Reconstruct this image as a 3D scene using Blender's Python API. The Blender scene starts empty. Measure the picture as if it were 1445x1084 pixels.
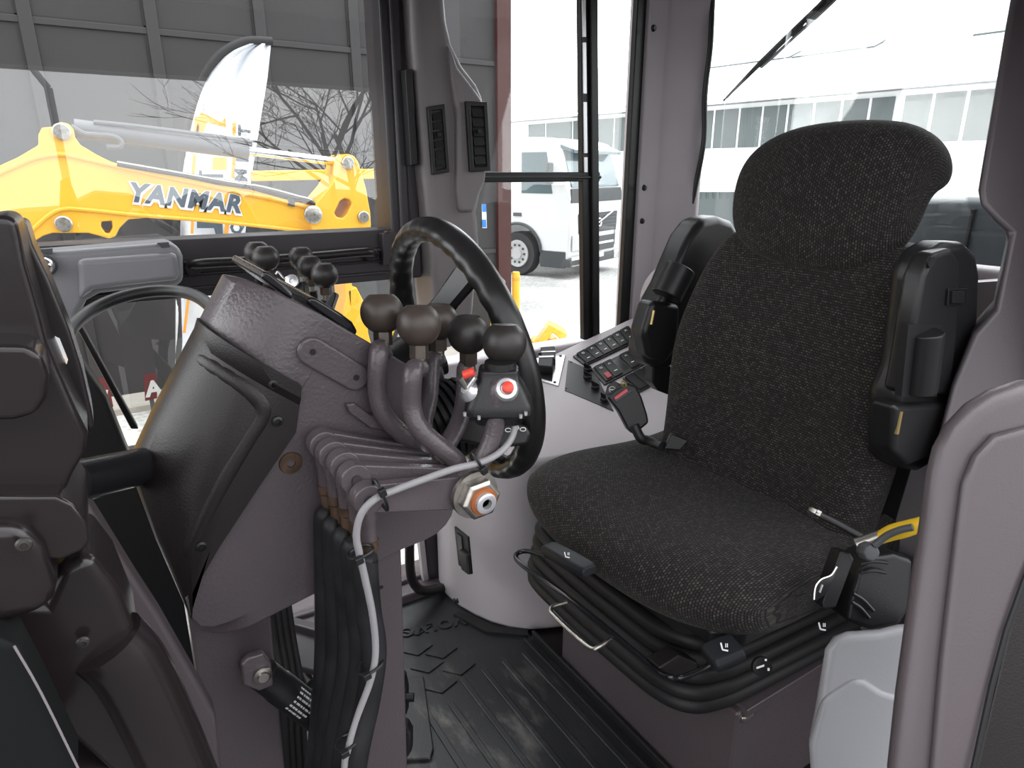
import bpy, bmesh, math, random
from mathutils import Vector, Matrix
from mathutils.bvhtree import BVHTree
V = Vector
random.seed(7)
SKY, SKY_BACK, EXPO = 7.0, 2.7, 0.0
SC = bpy.context.scene
COL = SC.collection
# ------------------------------------------------------------------ camera
F, PITCH, YAW, CX, CY = 930.0, math.radians(17.9), math.radians(32), 722.5, 542.0
CAM = V((0, 0, 1.12))
c_f = V((math.sin(YAW) * math.cos(PITCH), math.cos(YAW) * math.cos(PITCH), -math.sin(PITCH)))
c_r = V((math.cos(YAW), -math.sin(YAW), 0))
c_u = c_r.cross(c_f)
cam = bpy.data.cameras.new('camera')
cam.sensor_width = 36.0
cam.lens = F / 1445 * 36
cam.clip_start = 0.02
cam.clip_end = 300
co = bpy.data.objects.new('camera', cam)
COL.objects.link(co)
co.matrix_world = Matrix(((c_r.x, c_u.x, -c_f.x, CAM.x), (c_r.y, c_u.y, -c_f.y, CAM.y), (c_r.z, c_u.z, -c_f.z, CAM.z), (0, 0, 0, 1)))
SC.camera = co
def ray(x, y): return c_f + c_r * ((x - CX) / F) + c_u * ((CY - y) / F)
# measured points of the photograph on planes of the cab: X runs aft, Y to the right-hand side, Z up
def pD(x, y, d): return CAM + ray(x, y) * d
def pX(x, y, c): r = ray(x, y); return CAM + r * (c / r.x)
def pY(x, y, c): r = ray(x, y); return CAM + r * (c / r.y)
def pZ(x, y, c): r = ray(x, y); return CAM + r * ((c - CAM.z) / r.z)
def pP(x, y, o, n): r = ray(x, y); return CAM + r * ((o - CAM).dot(n) / r.dot(n))
def LY(pts, c): return [pY(x, y, c) for x, y in pts]
def LX(pts, c): return [pX(x, y, c) for x, y in pts]
def LP(pts, o, n): return [pP(x, y, o, n) for x, y in pts]
X3, Y3, Z3 = V((1, 0, 0)), V((0, 1, 0)), V((0, 0, 1))
# ------------------------------------------------------------------ materials
def mat(name, col, rough=.5, metal=0., bump=None, var=0., spec=.5, coat=0., varscale=6.):
    m = bpy.data.materials.new(name); m.use_nodes = True
    nt = m.node_tree; b = nt.nodes['Principled BSDF']
    b.inputs['Base Color'].default_value = (*col, 1)
    b.inputs['Roughness'].default_value = rough
    b.inputs['Metallic'].default_value = metal
    b.inputs['Specular IOR Level'].default_value = spec
    b.inputs['Coat Weight'].default_value = coat
    tc = nt.nodes.new('ShaderNodeTexCoord')
    if var:
        n = nt.nodes.new('ShaderNodeTexNoise'); n.inputs['Scale'].default_value = varscale; n.inputs['Detail'].default_value = 6
        nt.links.new(tc.outputs['Object'], n.inputs['Vector'])
        r = nt.nodes.new('ShaderNodeValToRGB')
        r.color_ramp.elements[0].position = .3; r.color_ramp.elements[1].position = .75
        r.color_ramp.elements[0].color = (*[c * (1 - var) for c in col], 1)
        r.color_ramp.elements[1].color = (*[min(1, c * (1 + var)) for c in col], 1)
        nt.links.new(n.outputs['Fac'], r.inputs['Fac']); nt.links.new(r.outputs['Color'], b.inputs['Base Color'])
    if bump:
        n = nt.nodes.new('ShaderNodeTexNoise'); n.inputs['Scale'].default_value = bump[0]; n.inputs['Detail'].default_value = 3
        nt.links.new(tc.outputs['Object'], n.inputs['Vector'])
        bp = nt.nodes.new('ShaderNodeBump'); bp.inputs['Strength'].default_value = bump[1]; bp.inputs['Distance'].default_value = .002
        nt.links.new(n.outputs['Fac'], bp.inputs['Height']); nt.links.new(bp.outputs['Normal'], b.inputs['Normal'])
    return m
M = {}
M['plum'] = mat('plum_paint', (.078, .0635, .0695), .3, bump=(260, .35), var=.08)
M['nut'] = mat('worn_brown_nut', (.1, .08, .068), .4, .6, var=.3, varscale=60)
M['paddle'] = mat('dark_grey_paddle', (.017, .018, .021), .5, spec=.2)
M['wheelgrey'] = mat('pale_wheel_disc', (.5, .5, .5), .5)
M['plum_d'] = mat('dark_plum_moulding', (.0125,.010,.010), .38, bump=(500, .15), spec=.35)
M['plum_g'] = mat('glossy_plum_moulding', (.014, .0105,.0115), .24, bump=(60, .08), spec=.42)
M['plum_l'] = mat('plum_grey_plastic', (.072, .059, .065), .4, bump=(400, .1), var=.05)
M['frame'] = mat('dark_frame_paint', (.034,.029,.033), .34)
M['trim'] = mat('grey_trim_plastic', (.42,.385,.405), .5, bump=(500, .12), var=.04)
M['trim_shaded'] = mat('shaded_trim_plastic', (.19,.17,.175), .45, bump=(500, .12))  # same grey plastic as the trim, shade of the averted face put into colour
M['trim_l'] = mat('light_grey_plastic', (.23,.23,.245), .42, bump=(300, .06))
M['rubber'] = mat('black_rubber', (.014, .014, .015), .5, bump=(200, .1), spec=.25)
M['seal'] = mat('matt_seal_rubber', (.008, .0085, .0085), .6, spec=.12)
M['black'] = mat('black_plastic', (.011, .011, .012), .38, bump=(500, .12), spec=.4)
M['black_g'] = mat('gloss_black', (.01, .01, .012), .2)
M['knob'] = mat('worn_black_knob', (.024,.02,.019), .42, bump=(60, .12), var=.25, varscale=30)
M['knob_b'] = mat('worn_brown_knob', (.05,.037,.031), .42, bump=(60, .12), var=.25, varscale=30)
M['rim'] = mat('worn_steering_wheel_rubber', (.011,.0105,.011), .33, var=.5, varscale=18)
M['hose'] = mat('black_hose_rubber', (.016,.016,.0175), .5, bump=(90, .3), var=.4, varscale=25, spec=.28)
M['hose_d'] = mat('dark_hose_rubber', (.012, .012, .013), .45)
M['steel'] = mat('worn_steel', (.42, .4, .37), .36, 1., var=.3, varscale=60)
M['chrome'] = mat('chrome', (.8, .8, .8), .12, 1.)
M['silver'] = mat('silver_panel', (.62, .62, .64), .3, .7)
M['rust'] = mat('rusty_brass', (.10,.06,.04), .6, .5, bump=(120, .4), var=.5, varscale=60)
M['brass'] = mat('brass_pin', (.6, .45, .2), .35, 1.)
M['rustring'] = mat('orange_locking_ring', (.32,.09,.02), .5)
M['red'] = mat('red_plastic', (.72, .06, .035), .38)
M['red_d'] = mat('dark_red_plastic', (.4, .02, .03), .4)
M['pink'] = mat('red_release_button', (.75, .1, .13), .4)
M['cable'] = mat('grey_cable_sheath', (.26,.25,.26), .5, var=.1, varscale=20)
M['yellow'] = mat('yellow_machine_paint', (.82, .44, .035), .3, var=.04)
M['yellow_t'] = mat('yellow_plastic', (.75, .48, .02), .4)
M['white'] = mat('white_marking', (.8, .8, .8), .5)
M['wprint'] = mat('white_print', (.55, .55, .55), .5)
M['white_p'] = mat('white_truck_paint', (.88,.89,.89), .3)
M['dkgrey'] = mat('dark_grey_plastic', (.06, .065, .07), .5)
M['tyre'] = mat('tyre_rubber', (.03, .03, .032), .7)
M['letter'] = mat('slate_lettering', (.075, .1, .13), .4)
M['banner'] = mat('white_banner_cloth', (.74, .78, .84), .8, bump=(4, .3))
M['orange'] = mat('orange_print', (.8, .36, .05), .7)
M['darkwall'] = mat('dark_wall_panel', (.03,.028,.030), .6, bump=(14, .25), var=.12, varscale=2.)
M['seam'] = mat('wall_panel_joint', (.016,.015,.016), .6)
M['batten'] = mat('wall_panel_batten', (.033,.031,.033), .55)
M['redtrim'] = mat('brick_red_trim', (.055,.014,.012), .6, var=.1)
M['signred'] = mat('red_sign_board', (.11,.012,.014), .5)
M['whwall'] = mat('white_rendered_wall', (.75, .77, .77), .8)
M['roof'] = mat('pale_corrugated_roof', (.72, .73, .74), .6)
M['winpane'] = mat('greenish_window_pane', (.085,.105,.105), .25, spec=.3)
M['hood'] = mat('slate_engine_hood', (.045, .058, .066), .4, var=.2)
M['bark'] = mat('dark_tree_bark', (.05, .042, .038), .9)
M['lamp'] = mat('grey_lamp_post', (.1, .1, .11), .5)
M['blue'] = mat('blue_sign_print', (.03, .2, .55), .5)
M['skyglass'] = mat('tinted_truck_glass', (.12, .17, .19), .08)
M['curbstone'] = mat('pale_concrete', (.4, .38, .34), .9, var=.1)
M['dark_apron'] = mat('added_dark_apron', (.06, .06, .062), .9, var=.15, varscale=2.)  # dark cover for unseen ground, added to dim the bounced light
def gravel():
    m = mat('pale_gravel', (.42, .42, .41), .95)
    nt = m.node_tree; b = nt.nodes['Principled BSDF']; tc = nt.nodes.new('ShaderNodeTexCoord')
    v = nt.nodes.new('ShaderNodeTexVoronoi'); v.inputs['Scale'].default_value = 14
    n = nt.nodes.new('ShaderNodeTexNoise'); n.inputs['Scale'].default_value = .35; n.inputs['Detail'].default_value = 8
    nt.links.new(tc.outputs['Object'], v.inputs['Vector']); nt.links.new(tc.outputs['Object'], n.inputs['Vector'])
    r = nt.nodes.new('ShaderNodeValToRGB'); r.color_ramp.elements[0].color = (.45, .45, .44, 1); r.color_ramp.elements[1].color = (.8, .8, .77, 1)
    r.color_ramp.elements[0].position = .35; r.color_ramp.elements[1].position = .65
    nt.links.new(n.outputs['Fac'], r.inputs['Fac'])
    x = nt.nodes.new('ShaderNodeMix'); x.data_type = 'RGBA'; x.blend_type = 'MULTIPLY'; x.inputs[0].default_value = .5
    nt.links.new(r.outputs['Color'], x.inputs[6]); nt.links.new(v.outputs['Distance'], x.inputs[7])
    nt.links.new(x.outputs[2], b.inputs['Base Color'])
    return m
M['gravel'] = gravel()
def glass(name, tint, refl):
    m = bpy.data.materials.new(name); m.use_nodes = True; nt = m.node_tree
    nt.nodes.remove(nt.nodes['Principled BSDF']); out = nt.nodes['Material Output']
    t = nt.nodes.new('ShaderNodeBsdfTransparent'); t.inputs['Color'].default_value = (*tint, 1)
    g = nt.nodes.new('ShaderNodeBsdfGlossy'); g.inputs['Roughness'].default_value = 0; g.inputs['Color'].default_value = (1, 1, 1, 1)
    f = nt.nodes.new('ShaderNodeFresnel'); f.inputs['IOR'].default_value = refl
    ge = nt.nodes.new('ShaderNodeNewGeometry'); mr = nt.nodes.new('ShaderNodeMapRange')   # same reflectance at the entry and the exit face
    mr.inputs[3].default_value = refl; mr.inputs[4].default_value = 1 / refl
    nt.links.new(ge.outputs['Backfacing'], mr.inputs[0]); nt.links.new(mr.outputs[0], f.inputs['IOR'])
    x = nt.nodes.new('ShaderNodeMixShader')
    nt.links.new(f.outputs[0], x.inputs[0]); nt.links.new(t.outputs[0], x.inputs[1]); nt.links.new(g.outputs[0], x.inputs[2])
    nt.links.new(x.outputs[0], out.inputs['Surface'])
    return m
M['glass'] = glass('cab_window_glass', (.96, .97, .965), 1.75)
def fabric():
    m = mat('woven_seat_fabric', (.012, .011, .011), .9, spec=.2)
    nt = m.node_tree; b = nt.nodes['Principled BSDF']; uv = nt.nodes.new('ShaderNodeTexCoord')
    br = nt.nodes.new('ShaderNodeTexBrick'); br.inputs['Scale'].default_value = 1
    br.inputs['Brick Width'].default_value = .0062; br.inputs['Row Height'].default_value = .0046; br.inputs['Mortar Size'].default_value = .0011
    br.inputs['Mortar Smooth'].default_value = .6; br.inputs['Bias'].default_value = -.1
    br.inputs['Color1'].default_value = (.35, .35, .35, 1); br.inputs['Color2'].default_value = (1, 1, 1, 1); br.inputs['Mortar'].default_value = (0, 0, 0, 1)
    nz = nt.nodes.new('ShaderNodeTexNoise'); nz.inputs['Scale'].default_value = 14; nz.inputs['Detail'].default_value = 2
    nt.links.new(uv.outputs['UV'], nz.inputs['Vector'])
    ad = nt.nodes.new('ShaderNodeVectorMath'); ad.operation = 'MULTIPLY_ADD'; ad.inputs[1].default_value = (.006, .006, 0)
    nt.links.new(nz.outputs['Color'], ad.inputs[0]); nt.links.new(uv.outputs['UV'], ad.inputs[2])
    nt.links.new(ad.outputs[0], br.inputs['Vector'])
    r = nt.nodes.new('ShaderNodeValToRGB'); e = r.color_ramp.elements
    e[0].position = .0; e[0].color = (.0085, .0076, .0074, 1); e[1].position = 1.; e[1].color = (.105, .095, .084, 1)
    q = r.color_ramp.elements.new(.55); q.color = (.034, .0305, .0285, 1)
    q = r.color_ramp.elements.new(.85); q.color = (.06, .053, .048, 1)
    nt.links.new(br.outputs['Color'], r.inputs['Fac']); nt.links.new(r.outputs['Color'], b.inputs['Base Color'])
    iv = nt.nodes.new('ShaderNodeMath'); iv.operation = 'SUBTRACT'; iv.inputs[0].default_value = 1
    nt.links.new(br.outputs['Fac'], iv.inputs[1])
    bp = nt.nodes.new('ShaderNodeBump'); bp.inputs['Strength'].default_value = .5; bp.inputs['Distance'].default_value = .001
    nt.links.new(iv.outputs[0], bp.inputs['Height']); nt.links.new(bp.outputs['Normal'], b.inputs['Normal'])
    b.inputs['Sheen Weight'].default_value = .06
    return m
M['fabric'] = fabric()
SCUFF = (.05, -.12, 0)
def matrubber():
    m = mat('scuffed_rubber_mat', (.014, .015, .017), .42, bump=(180, .15))
    nt = m.node_tree; b = nt.nodes['Principled BSDF']; tc = nt.nodes.new('ShaderNodeTexCoord')
    n = nt.nodes.new('ShaderNodeTexNoise'); n.inputs['Scale'].default_value = 9; n.inputs['Detail'].default_value = 8; n.inputs['Roughness'].default_value = .65
    mp = nt.nodes.new('ShaderNodeMapping'); mp.inputs['Scale'].default_value = (2.2, .8, 1)
    nt.links.new(tc.outputs['Object'], mp.inputs[0]); nt.links.new(mp.outputs[0], n.inputs['Vector'])
    d = nt.nodes.new('ShaderNodeVectorMath'); d.operation = 'DISTANCE'; d.inputs[1].default_value = SCUFF
    nt.links.new(tc.outputs['Object'], d.inputs[0])
    mr = nt.nodes.new('ShaderNodeMapRange'); mr.inputs[1].default_value = .28; mr.inputs[2].default_value = .02; mr.inputs[3].default_value = 0; mr.inputs[4].default_value = 1
    nt.links.new(d.outputs['Value'], mr.inputs[0])
    r = nt.nodes.new('ShaderNodeValToRGB'); r.color_ramp.elements[0].position = .52; r.color_ramp.elements[1].position = .72
    nt.links.new(n.outputs['Fac'], r.inputs['Fac'])
    mu = nt.nodes.new('ShaderNodeMath'); mu.operation = 'MULTIPLY'
    nt.links.new(mr.outputs[0], mu.inputs[0]); nt.links.new(r.outputs['Color'], mu.inputs[1])
    x = nt.nodes.new('ShaderNodeMix'); x.data_type = 'RGBA'; x.inputs[6].default_value = (.013, .014, .016, 1); x.inputs[7].default_value = (.16, .15, .14, 1)
    nt.links.new(mu.outputs[0], x.inputs[0]); nt.links.new(x.outputs[2], b.inputs['Base Color'])
    return m
M['mat'] = matrubber()
# ------------------------------------------------------------------ objects
def obj(name, bm, m, parent=None, bevel=0., seg=3, sub=0, angle=38, flat=False, label=None):
    me = bpy.data.meshes.new(name)
    bmesh.ops.recalc_face_normals(bm, faces=bm.faces)
    off = V((0, 0, 0))
    if parent is None and bm.verts:
        xs = [v.co for v in bm.verts]
        lo = V([min(p[i] for p in xs) for i in range(3)]); hi = V([max(p[i] for p in xs) for i in range(3)])
        off = V(((lo.x + hi.x) / 2, (lo.y + hi.y) / 2, lo.z))
        bmesh.ops.translate(bm, verts=bm.verts, vec=-off)
    for f in bm.faces: f.smooth = not flat
    bm.to_mesh(me); bm.free()
    if not flat and not sub: me.set_sharp_from_angle(angle=math.radians(angle))
    me.materials.append(M[m] if isinstance(m, str) else m)
    o = bpy.data.objects.new(name, me); COL.objects.link(o)
    o.location = off
    if bevel:
        b = o.modifiers.new('bevel', 'BEVEL'); b.width = bevel; b.segments = seg; b.limit_method = 'ANGLE'; b.angle_limit = math.radians(32)
        b.harden_normals = True
    if sub:
        s = o.modifiers.new('subsurf', 'SUBSURF'); s.levels = sub; s.render_levels = sub
    if parent is not None:
        o.parent = parent
        o.matrix_parent_inverse = inv_world(parent)
    if label: o['label'] = label
    return o
def world_of(p):
    return p.matrix_basis.copy() if p.parent is None else world_of(p.parent) @ p.matrix_parent_inverse @ p.matrix_basis
def inv_world(p): return world_of(p).inverted()
def tag(o, label, cat, group=None):
    o['label'] = label; o['category'] = cat
    if group: o['group'] = group
    return o
def thing(name, label, cat, loc=(0, 0, 0), group=None):
    o = bpy.data.objects.new(name, None); COL.objects.link(o); o.location = loc; o.empty_display_size = .03
    return tag(o, label, cat, group)
def struct(name, bm, m, **k):
    o = obj(name, bm, m, **k)
    o['kind'] = 'structure'
    return o
def B(): return bmesh.new()
def prism(bm, pts, vec, holes=()):
    """polygon (with holes) extruded along vec"""
    vec = V(vec)
    loops = [list(pts)] + [list(h) for h in holes]
    if not holes:
        a = [bm.verts.new(p) for p in pts]; b = [bm.verts.new(p + vec) for p in pts]
        bm.faces.new(a); bm.faces.new(b[::-1])
        n = len(a)
        for i in range(n): bm.faces.new((a[i], a[(i + 1) % n], b[(i + 1) % n], b[i]))
        return bm
    A, Bv = [], []
    for L in loops:
        a = [bm.verts.new(p) for p in L]; b = [bm.verts.new(p + vec) for p in L]
        n = len(a)
        for i in range(n): bm.faces.new((a[i], a[(i + 1) % n], b[(i + 1) % n], b[i]))
        A.append(a); Bv.append(b)
    for S in (A, Bv):
        es = []
        for a in S:
            n = len(a)
            for i in range(n): es.append(bm.edges.get((a[i], a[(i + 1) % n])))
        bmesh.ops.triangle_fill(bm, use_beauty=True, use_dissolve=False, edges=es)
    return bm
def box(bm, lo, hi):
    lo, hi = V(lo), V(hi)
    p = [V((lo.x, lo.y, lo.z)), V((hi.x, lo.y, lo.z)), V((hi.x, hi.y, lo.z)), V((lo.x, hi.y, lo.z))]
    return prism(bm, p, (0, 0, hi.z - lo.z))
def obox(bm, c, ax, ay, az, sx, sy, sz):
    c = V(c); ax, ay, az = V(ax).normalized(), V(ay).normalized(), V(az).normalized()
    p = [c + ax * (sx / 2 * i) + ay * (sy / 2 * j) - az * (sz / 2) for i, j in ((-1, -1), (1, -1), (1, 1), (-1, 1))]
    return prism(bm, p, az * sz)
def smooth_path(pts, n=6, closed=False):
    pts = [V(p) for p in pts]
    if len(pts) < 3 or n < 2: return pts
    out = []; m = len(pts)
    rng = range(m if closed else m - 1)
    for i in rng:
        if closed: p0, p1, p2, p3 = pts[i - 1], pts[i], pts[(i + 1) % m], pts[(i + 2) % m]
        else:
            p1, p2 = pts[i], pts[i + 1]
            p0 = pts[i - 1] if i else p1 * 2 - p2
            p3 = pts[i + 2] if i + 2 < m else p2 * 2 - p1
        for k in range(n):
            t = k / n
            out.append(.5 * ((2 * p1) + (p2 - p0) * t + (2 * p0 - 5 * p1 + 4 * p2 - p3) * t * t + (3 * p1 - p0 - 3 * p2 + p3) * t ** 3))
    if not closed: out.append(pts[-1])
    return out
def tube(bm, pts, r, seg=12, n=6, closed=False, cap=True, sq=None):
    P = smooth_path(pts, n, closed); m = len(P)
    R = r if callable(r) else (lambda t: r)
    rings = []; up = None
    for i in range(m):
        t = (P[(i + 1) % m] - P[i - 1]) if closed else (P[min(i + 1, m - 1)] - P[max(i - 1, 0)])
        t.normalize()
        if up is None:
            up = t.orthogonal().normalized()
        else:
            up = (up - t * up.dot(t)).normalized()
        s = t.cross(up); rr = R(i / max(1, m - 1))
        rings.append([bm.verts.new(P[i] + up * (rr * math.cos(2 * math.pi * k / seg)) + s * (rr * math.sin(2 * math.pi * k / seg))) for k in range(seg)])
    for i in range(m if closed else m - 1):
        a, b = rings[i], rings[(i + 1) % m]
        sh = 0
        if closed and i == m - 1:
            sh = min(range(seg), key=lambda q: (a[0].co - b[q].co).length)
        for k in range(seg):
            bm.faces.new((a[k], a[(k + 1) % seg], b[(k + 1 + sh) % seg], b[(k + sh) % seg]))
    if cap and not closed:
        bm.faces.new(rings[0][::-1]); bm.faces.new(rings[-1])
    return bm
def lathe(bm, prof, o, axis=Z3, seg=24, ph=0.):
    """profile of (radius, height) turned about axis from o"""
    o, axis = V(o), V(axis).normalized(); a = axis.orthogonal().normalized(); b = axis.cross(a)
    rings = []
    for r, h in prof:
        if r < 1e-5: rings.append([bm.verts.new(o + axis * h)])
        else: rings.append([bm.verts.new(o + axis * h + a * (r * math.cos(2 * math.pi * k / seg + ph)) + b * (r * math.sin(2 * math.pi * k / seg + ph))) for k in range(seg)])
    for p, q in zip(rings, rings[1:]):
        for k in range(seg):
            k2 = (k + 1) % seg
            if len(p) == 1 and len(q) == 1: break
            if len(p) == 1: bm.faces.new((p[0], q[k2], q[k]))
            elif len(q) == 1: bm.faces.new((p[k], p[k2], q[0]))
            else: bm.faces.new((p[k], p[k2], q[k2], q[k]))
    if len(rings[0]) > 1: bm.faces.new(rings[0][::-1])
    if len(rings[-1]) > 1: bm.faces.new(rings[-1])
    return bm
def cyl(bm, a, b, r, seg=20, r2=None):
    a, b = V(a), V(b); L = (b - a).length
    return lathe(bm, [(r, 0), (r if r2 is None else r2, L)], a, b - a, seg)
def sphere_flat(R, top=.78, neck=.45, n=12):
    """round lever knob: (r, h) profile with a flattened top and a neck below, centre at h = 0"""
    a0 = -math.acos(neck); a1 = math.asin(top)
    pr = [(R * math.cos(a0 + (a1 - a0) * i / n), R * math.sin(a0 + (a1 - a0) * i / n)) for i in range(n + 1)]
    pr.append((R * math.cos(a1) * .93, R * math.sin(a1) + R * .035))
    pr.append((0, R * math.sin(a1) + R * .05))
    return pr
def loft(bm, rings, cap=True, uv=True):
    vs = [[bm.verts.new(p) for p in r] for r in rings]; n = len(vs[0])
    lay = bm.loops.layers.uv.verify() if uv else None
    ul = []
    for r in rings:
        s = [0.]
        for i in range(n): s.append(s[-1] + (r[(i + 1) % n] - r[i]).length)
        ul.append(s)
    mid = max(range(len(rings)), key=lambda i: ul[i][-1]); us = ul[mid]
    vsum = [0.]
    for a, b in zip(rings, rings[1:]): vsum.append(vsum[-1] + sum((q - p).length for p, q in zip(a, b)) / n)
    for i in range(len(vs) - 1):
        a, b = vs[i], vs[i + 1]
        for k in range(n):
            k2 = (k + 1) % n
            f = bm.faces.new((a[k], a[k2], b[k2], b[k]))
            if uv:
                for l, q in zip(f.loops, ((us[k], vsum[i]), (us[k + 1], vsum[i]), (us[k + 1], vsum[i + 1]), (us[k], vsum[i + 1]))): l[lay].uv = q
    if cap:
        for ring in (vs[0][::-1], vs[-1]):
            f = bm.faces.new(ring)
            if uv:
                for l in f.loops: l[lay].uv = (l.vert.co.x, l.vert.co.z)
    return bm
def text(name, body, size, o, ax, ay, m, parent, ext=.001, off=0., shear=0., align='LEFT', space=1.):
    cu = bpy.data.curves.new(name, 'FONT'); cu.body = body; cu.size = size; cu.extrude = ext; cu.offset = off; cu.shear = shear
    cu.align_x = align; cu.align_y = 'BOTTOM_BASELINE'; cu.space_character = space; cu.resolution_u = 2
    t = bpy.data.objects.new(name, cu); COL.objects.link(t)
    dg = bpy.context.evaluated_depsgraph_get(); me = bpy.data.meshes.new_from_object(t.evaluated_get(dg))
    bpy.data.objects.remove(t); bpy.data.curves.remove(cu)
    ax, ay = V(ax).normalized(), V(ay).normalized(); az = ax.cross(ay).normalized(); o = V(o)
    me.transform(Matrix(((ax.x, ay.x, az.x, o.x), (ax.y, ay.y, az.y, o.y), (ax.z, ay.z, az.z, o.z), (0, 0, 0, 1))))
    me.materials.clear(); me.materials.append(M[m]); me.name = name
    ob = bpy.data.objects.new(name, me); COL.objects.link(ob)
    ob.parent = parent; ob.matrix_parent_inverse = inv_world(parent)
    return ob
def onto(o, pts, sink=0.):
    """points of a built surface seen along the given sight lines, sunk a little below it"""
    bv = BVHTree.FromPolygons([world_of(o) @ v.co for v in o.data.vertices], [p.vertices for p in o.data.polygons]); out = []
    for x, y in pts:
        h, n, i, d = bv.ray_cast(CAM, ray(x, y).normalized())
        if h is not None:
            if n.dot(ray(x, y)) > 0: n = -n
            out.append(h - n * sink)
    return out
def bil(q, s, t):
    """point of the quad q (a, b, c, d in order) at s along ab, t towards dc"""
    a, b, c, d = q
    return (a * (1 - s) + b * s) * (1 - t) + (d * (1 - s) + c * s) * t
def sub(q, s0, s1, t0, t1): return [bil(q, s0, t0), bil(q, s1, t0), bil(q, s1, t1), bil(q, s0, t1)]
def bolt(name, o, ax, r, m, parent, h=None, hexed=False):
    h = h or r * .6
    b = lathe(B(), [(r * .98, 0), (r, h * .4), (r * .8, h * .85), (r * .45, h), (r * .42, h * .55), (0, h * .55)], o, ax, 6 if hexed else 16)
    return obj(name, b, m, parent)
# ------------------------------------------------------------------ the cab shell
YW = 1.5
b = B(); box(b, (-.55, .2, -.03), (1.62, 1.62, -.004)); struct('floor', b, 'plum_d')
b = B(); box(b, (-.6, .2, 1.66), (1.75, 1.62, 1.72)); struct('ceiling', b, 'trim')
b = B(); box(b, (-.6, .2, 1.43), (1.5, .34, 1.66)); struct('wall_left', b, 'frame', bevel=.01)
b = B(); box(b, (1.16, .28, 0), (1.62, .34, 1.66)); struct('wall_left_rear', b, 'trim')
b = B(); box(b, (-.5, .3, 0), (-.45, 1.56, .92)); box(b, (-.5, .3, 1.46), (-.45, 1.56, 1.66)); struct('wall_front', b, 'plum_d')
# right-hand side: rail, door jamb, posts, lower frame
b = B(); box(b, (-.35, 1.47, .876), (.62, 1.56, .992))
box(b, (-.35, 1.458, .945), (.6, 1.475, .953)); box(b, (-.35, 1.46, .92), (.6, 1.475, .926)); box(b, (-.35, 1.46, .892), (.6, 1.475, .899))
struct('wall_right', b, 'frame', bevel=.004, seg=2)
b = B(); box(b, (.588, 1.462, .876), (.66, 1.56, 1.66)); box(b, (.606, 1.45, .95), (.63, 1.47, 1.66)); struct('trim_1', b, 'frame', bevel=.006)
b = B(); box(b, (-.35, 1.47, 1.6), (1.5, 1.56, 1.66)); struct('trim_2', b, 'frame', bevel=.006)
# lower post between door glass and console, sill, wall below the rear side window
b = B(); prism(b, LY([(580, 560), (650, 560), (646, 690), (645, 852), (610, 852), (593, 690)], 1.47), (0, .03, 0)); struct('trim_3', b, 'frame', bevel=.005)
b = B(); box(b, (.20, 1.44, -.004), (.72, 1.57, .028)); box(b, (.20, 1.49, .02), (.72, 1.57, .04)); struct('trim_4', b, 'plum', bevel=.006)
b = B(); prism(b, LY([(584, 690), (591, 690), (608, 842), (600, 842)], 1.475), (0, .02, 0)); struct('trim_5', b, 'trim', bevel=.002)
b = B(); box(b, (.68, 1.49, -.004), (1.62, 1.57, .64)); struct('wall_right_lower', b, 'trim', bevel=.01)
# slanting front post and gasket bar of the lower window
b = B(); prism(b, LY([(112, 505), (150, 560), (178, 630), (232, 760), (300, 945), (300, 1010), (190, 840), (120, 690), (95, 560)], 1.36), (0, .06, 0)); struct('trim_6', b, 'black', bevel=.008)
b = B(); prism(b, LY([(104, 455), (113, 455), (196, 606), (185, 606)], 1.49), (0, .03, 0)); struct('trim_7', b, 'black', bevel=.003)
b = B(); prism(b, [pZ(348, 860, .1), pZ(452, 890, .1), pZ(452, 902, .1), pZ(348, 872, .1)], (0, 0, .02)); prism(b, [pZ(340, 868, .08), pZ(460, 902, .08), pZ(460, 960, .03), pZ(340, 925, .03)], (0, 0, .015)); struct('trim_8', b, 'frame', bevel=.004)
# B pillar trim: flat face and swelling aft face that carries the vents
def jag(pts, y): return LY(pts, y)
b = B()
prism(b, jag([(568, -300), (618, -300), (626, -60), (634, 30), (641, 62), (656, 92), (676, 118), (684, 136), (687, 160), (690, 235), (688, 258), (681, 275), (676, 300), (680, 345), (676, 380), (668, 470), (618, 470), (607, 320), (598, 230), (585, 60)], 1.41), (0, .13, 0))
struct('trim_9', b, 'trim_shaded', bevel=.022, seg=5)
b = B()
prism(b, jag([(634, 60), (648, 96), (668, 122), (681, 140), (685, 162), (688, 236), (686, 256), (678, 274), (670, 300), (650, 300), (646, 270), (646, 160), (638, 110)], 1.394), (0, .04, 0))
struct('trim_20', b, 'trim_shaded', bevel=.014, seg=5)
# slim black hinge strip beside the pillar
b = B(); prism(b, LY([(572, 98), (582, 97), (590, 232), (580, 234)], 1.42), (0, .03, 0)); t = obj('hinge', b, 'black', bevel=.002)
tag(t, 'slim black hinge strip standing along the dark door jamb, beside the vents', 'hinge')
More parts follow.
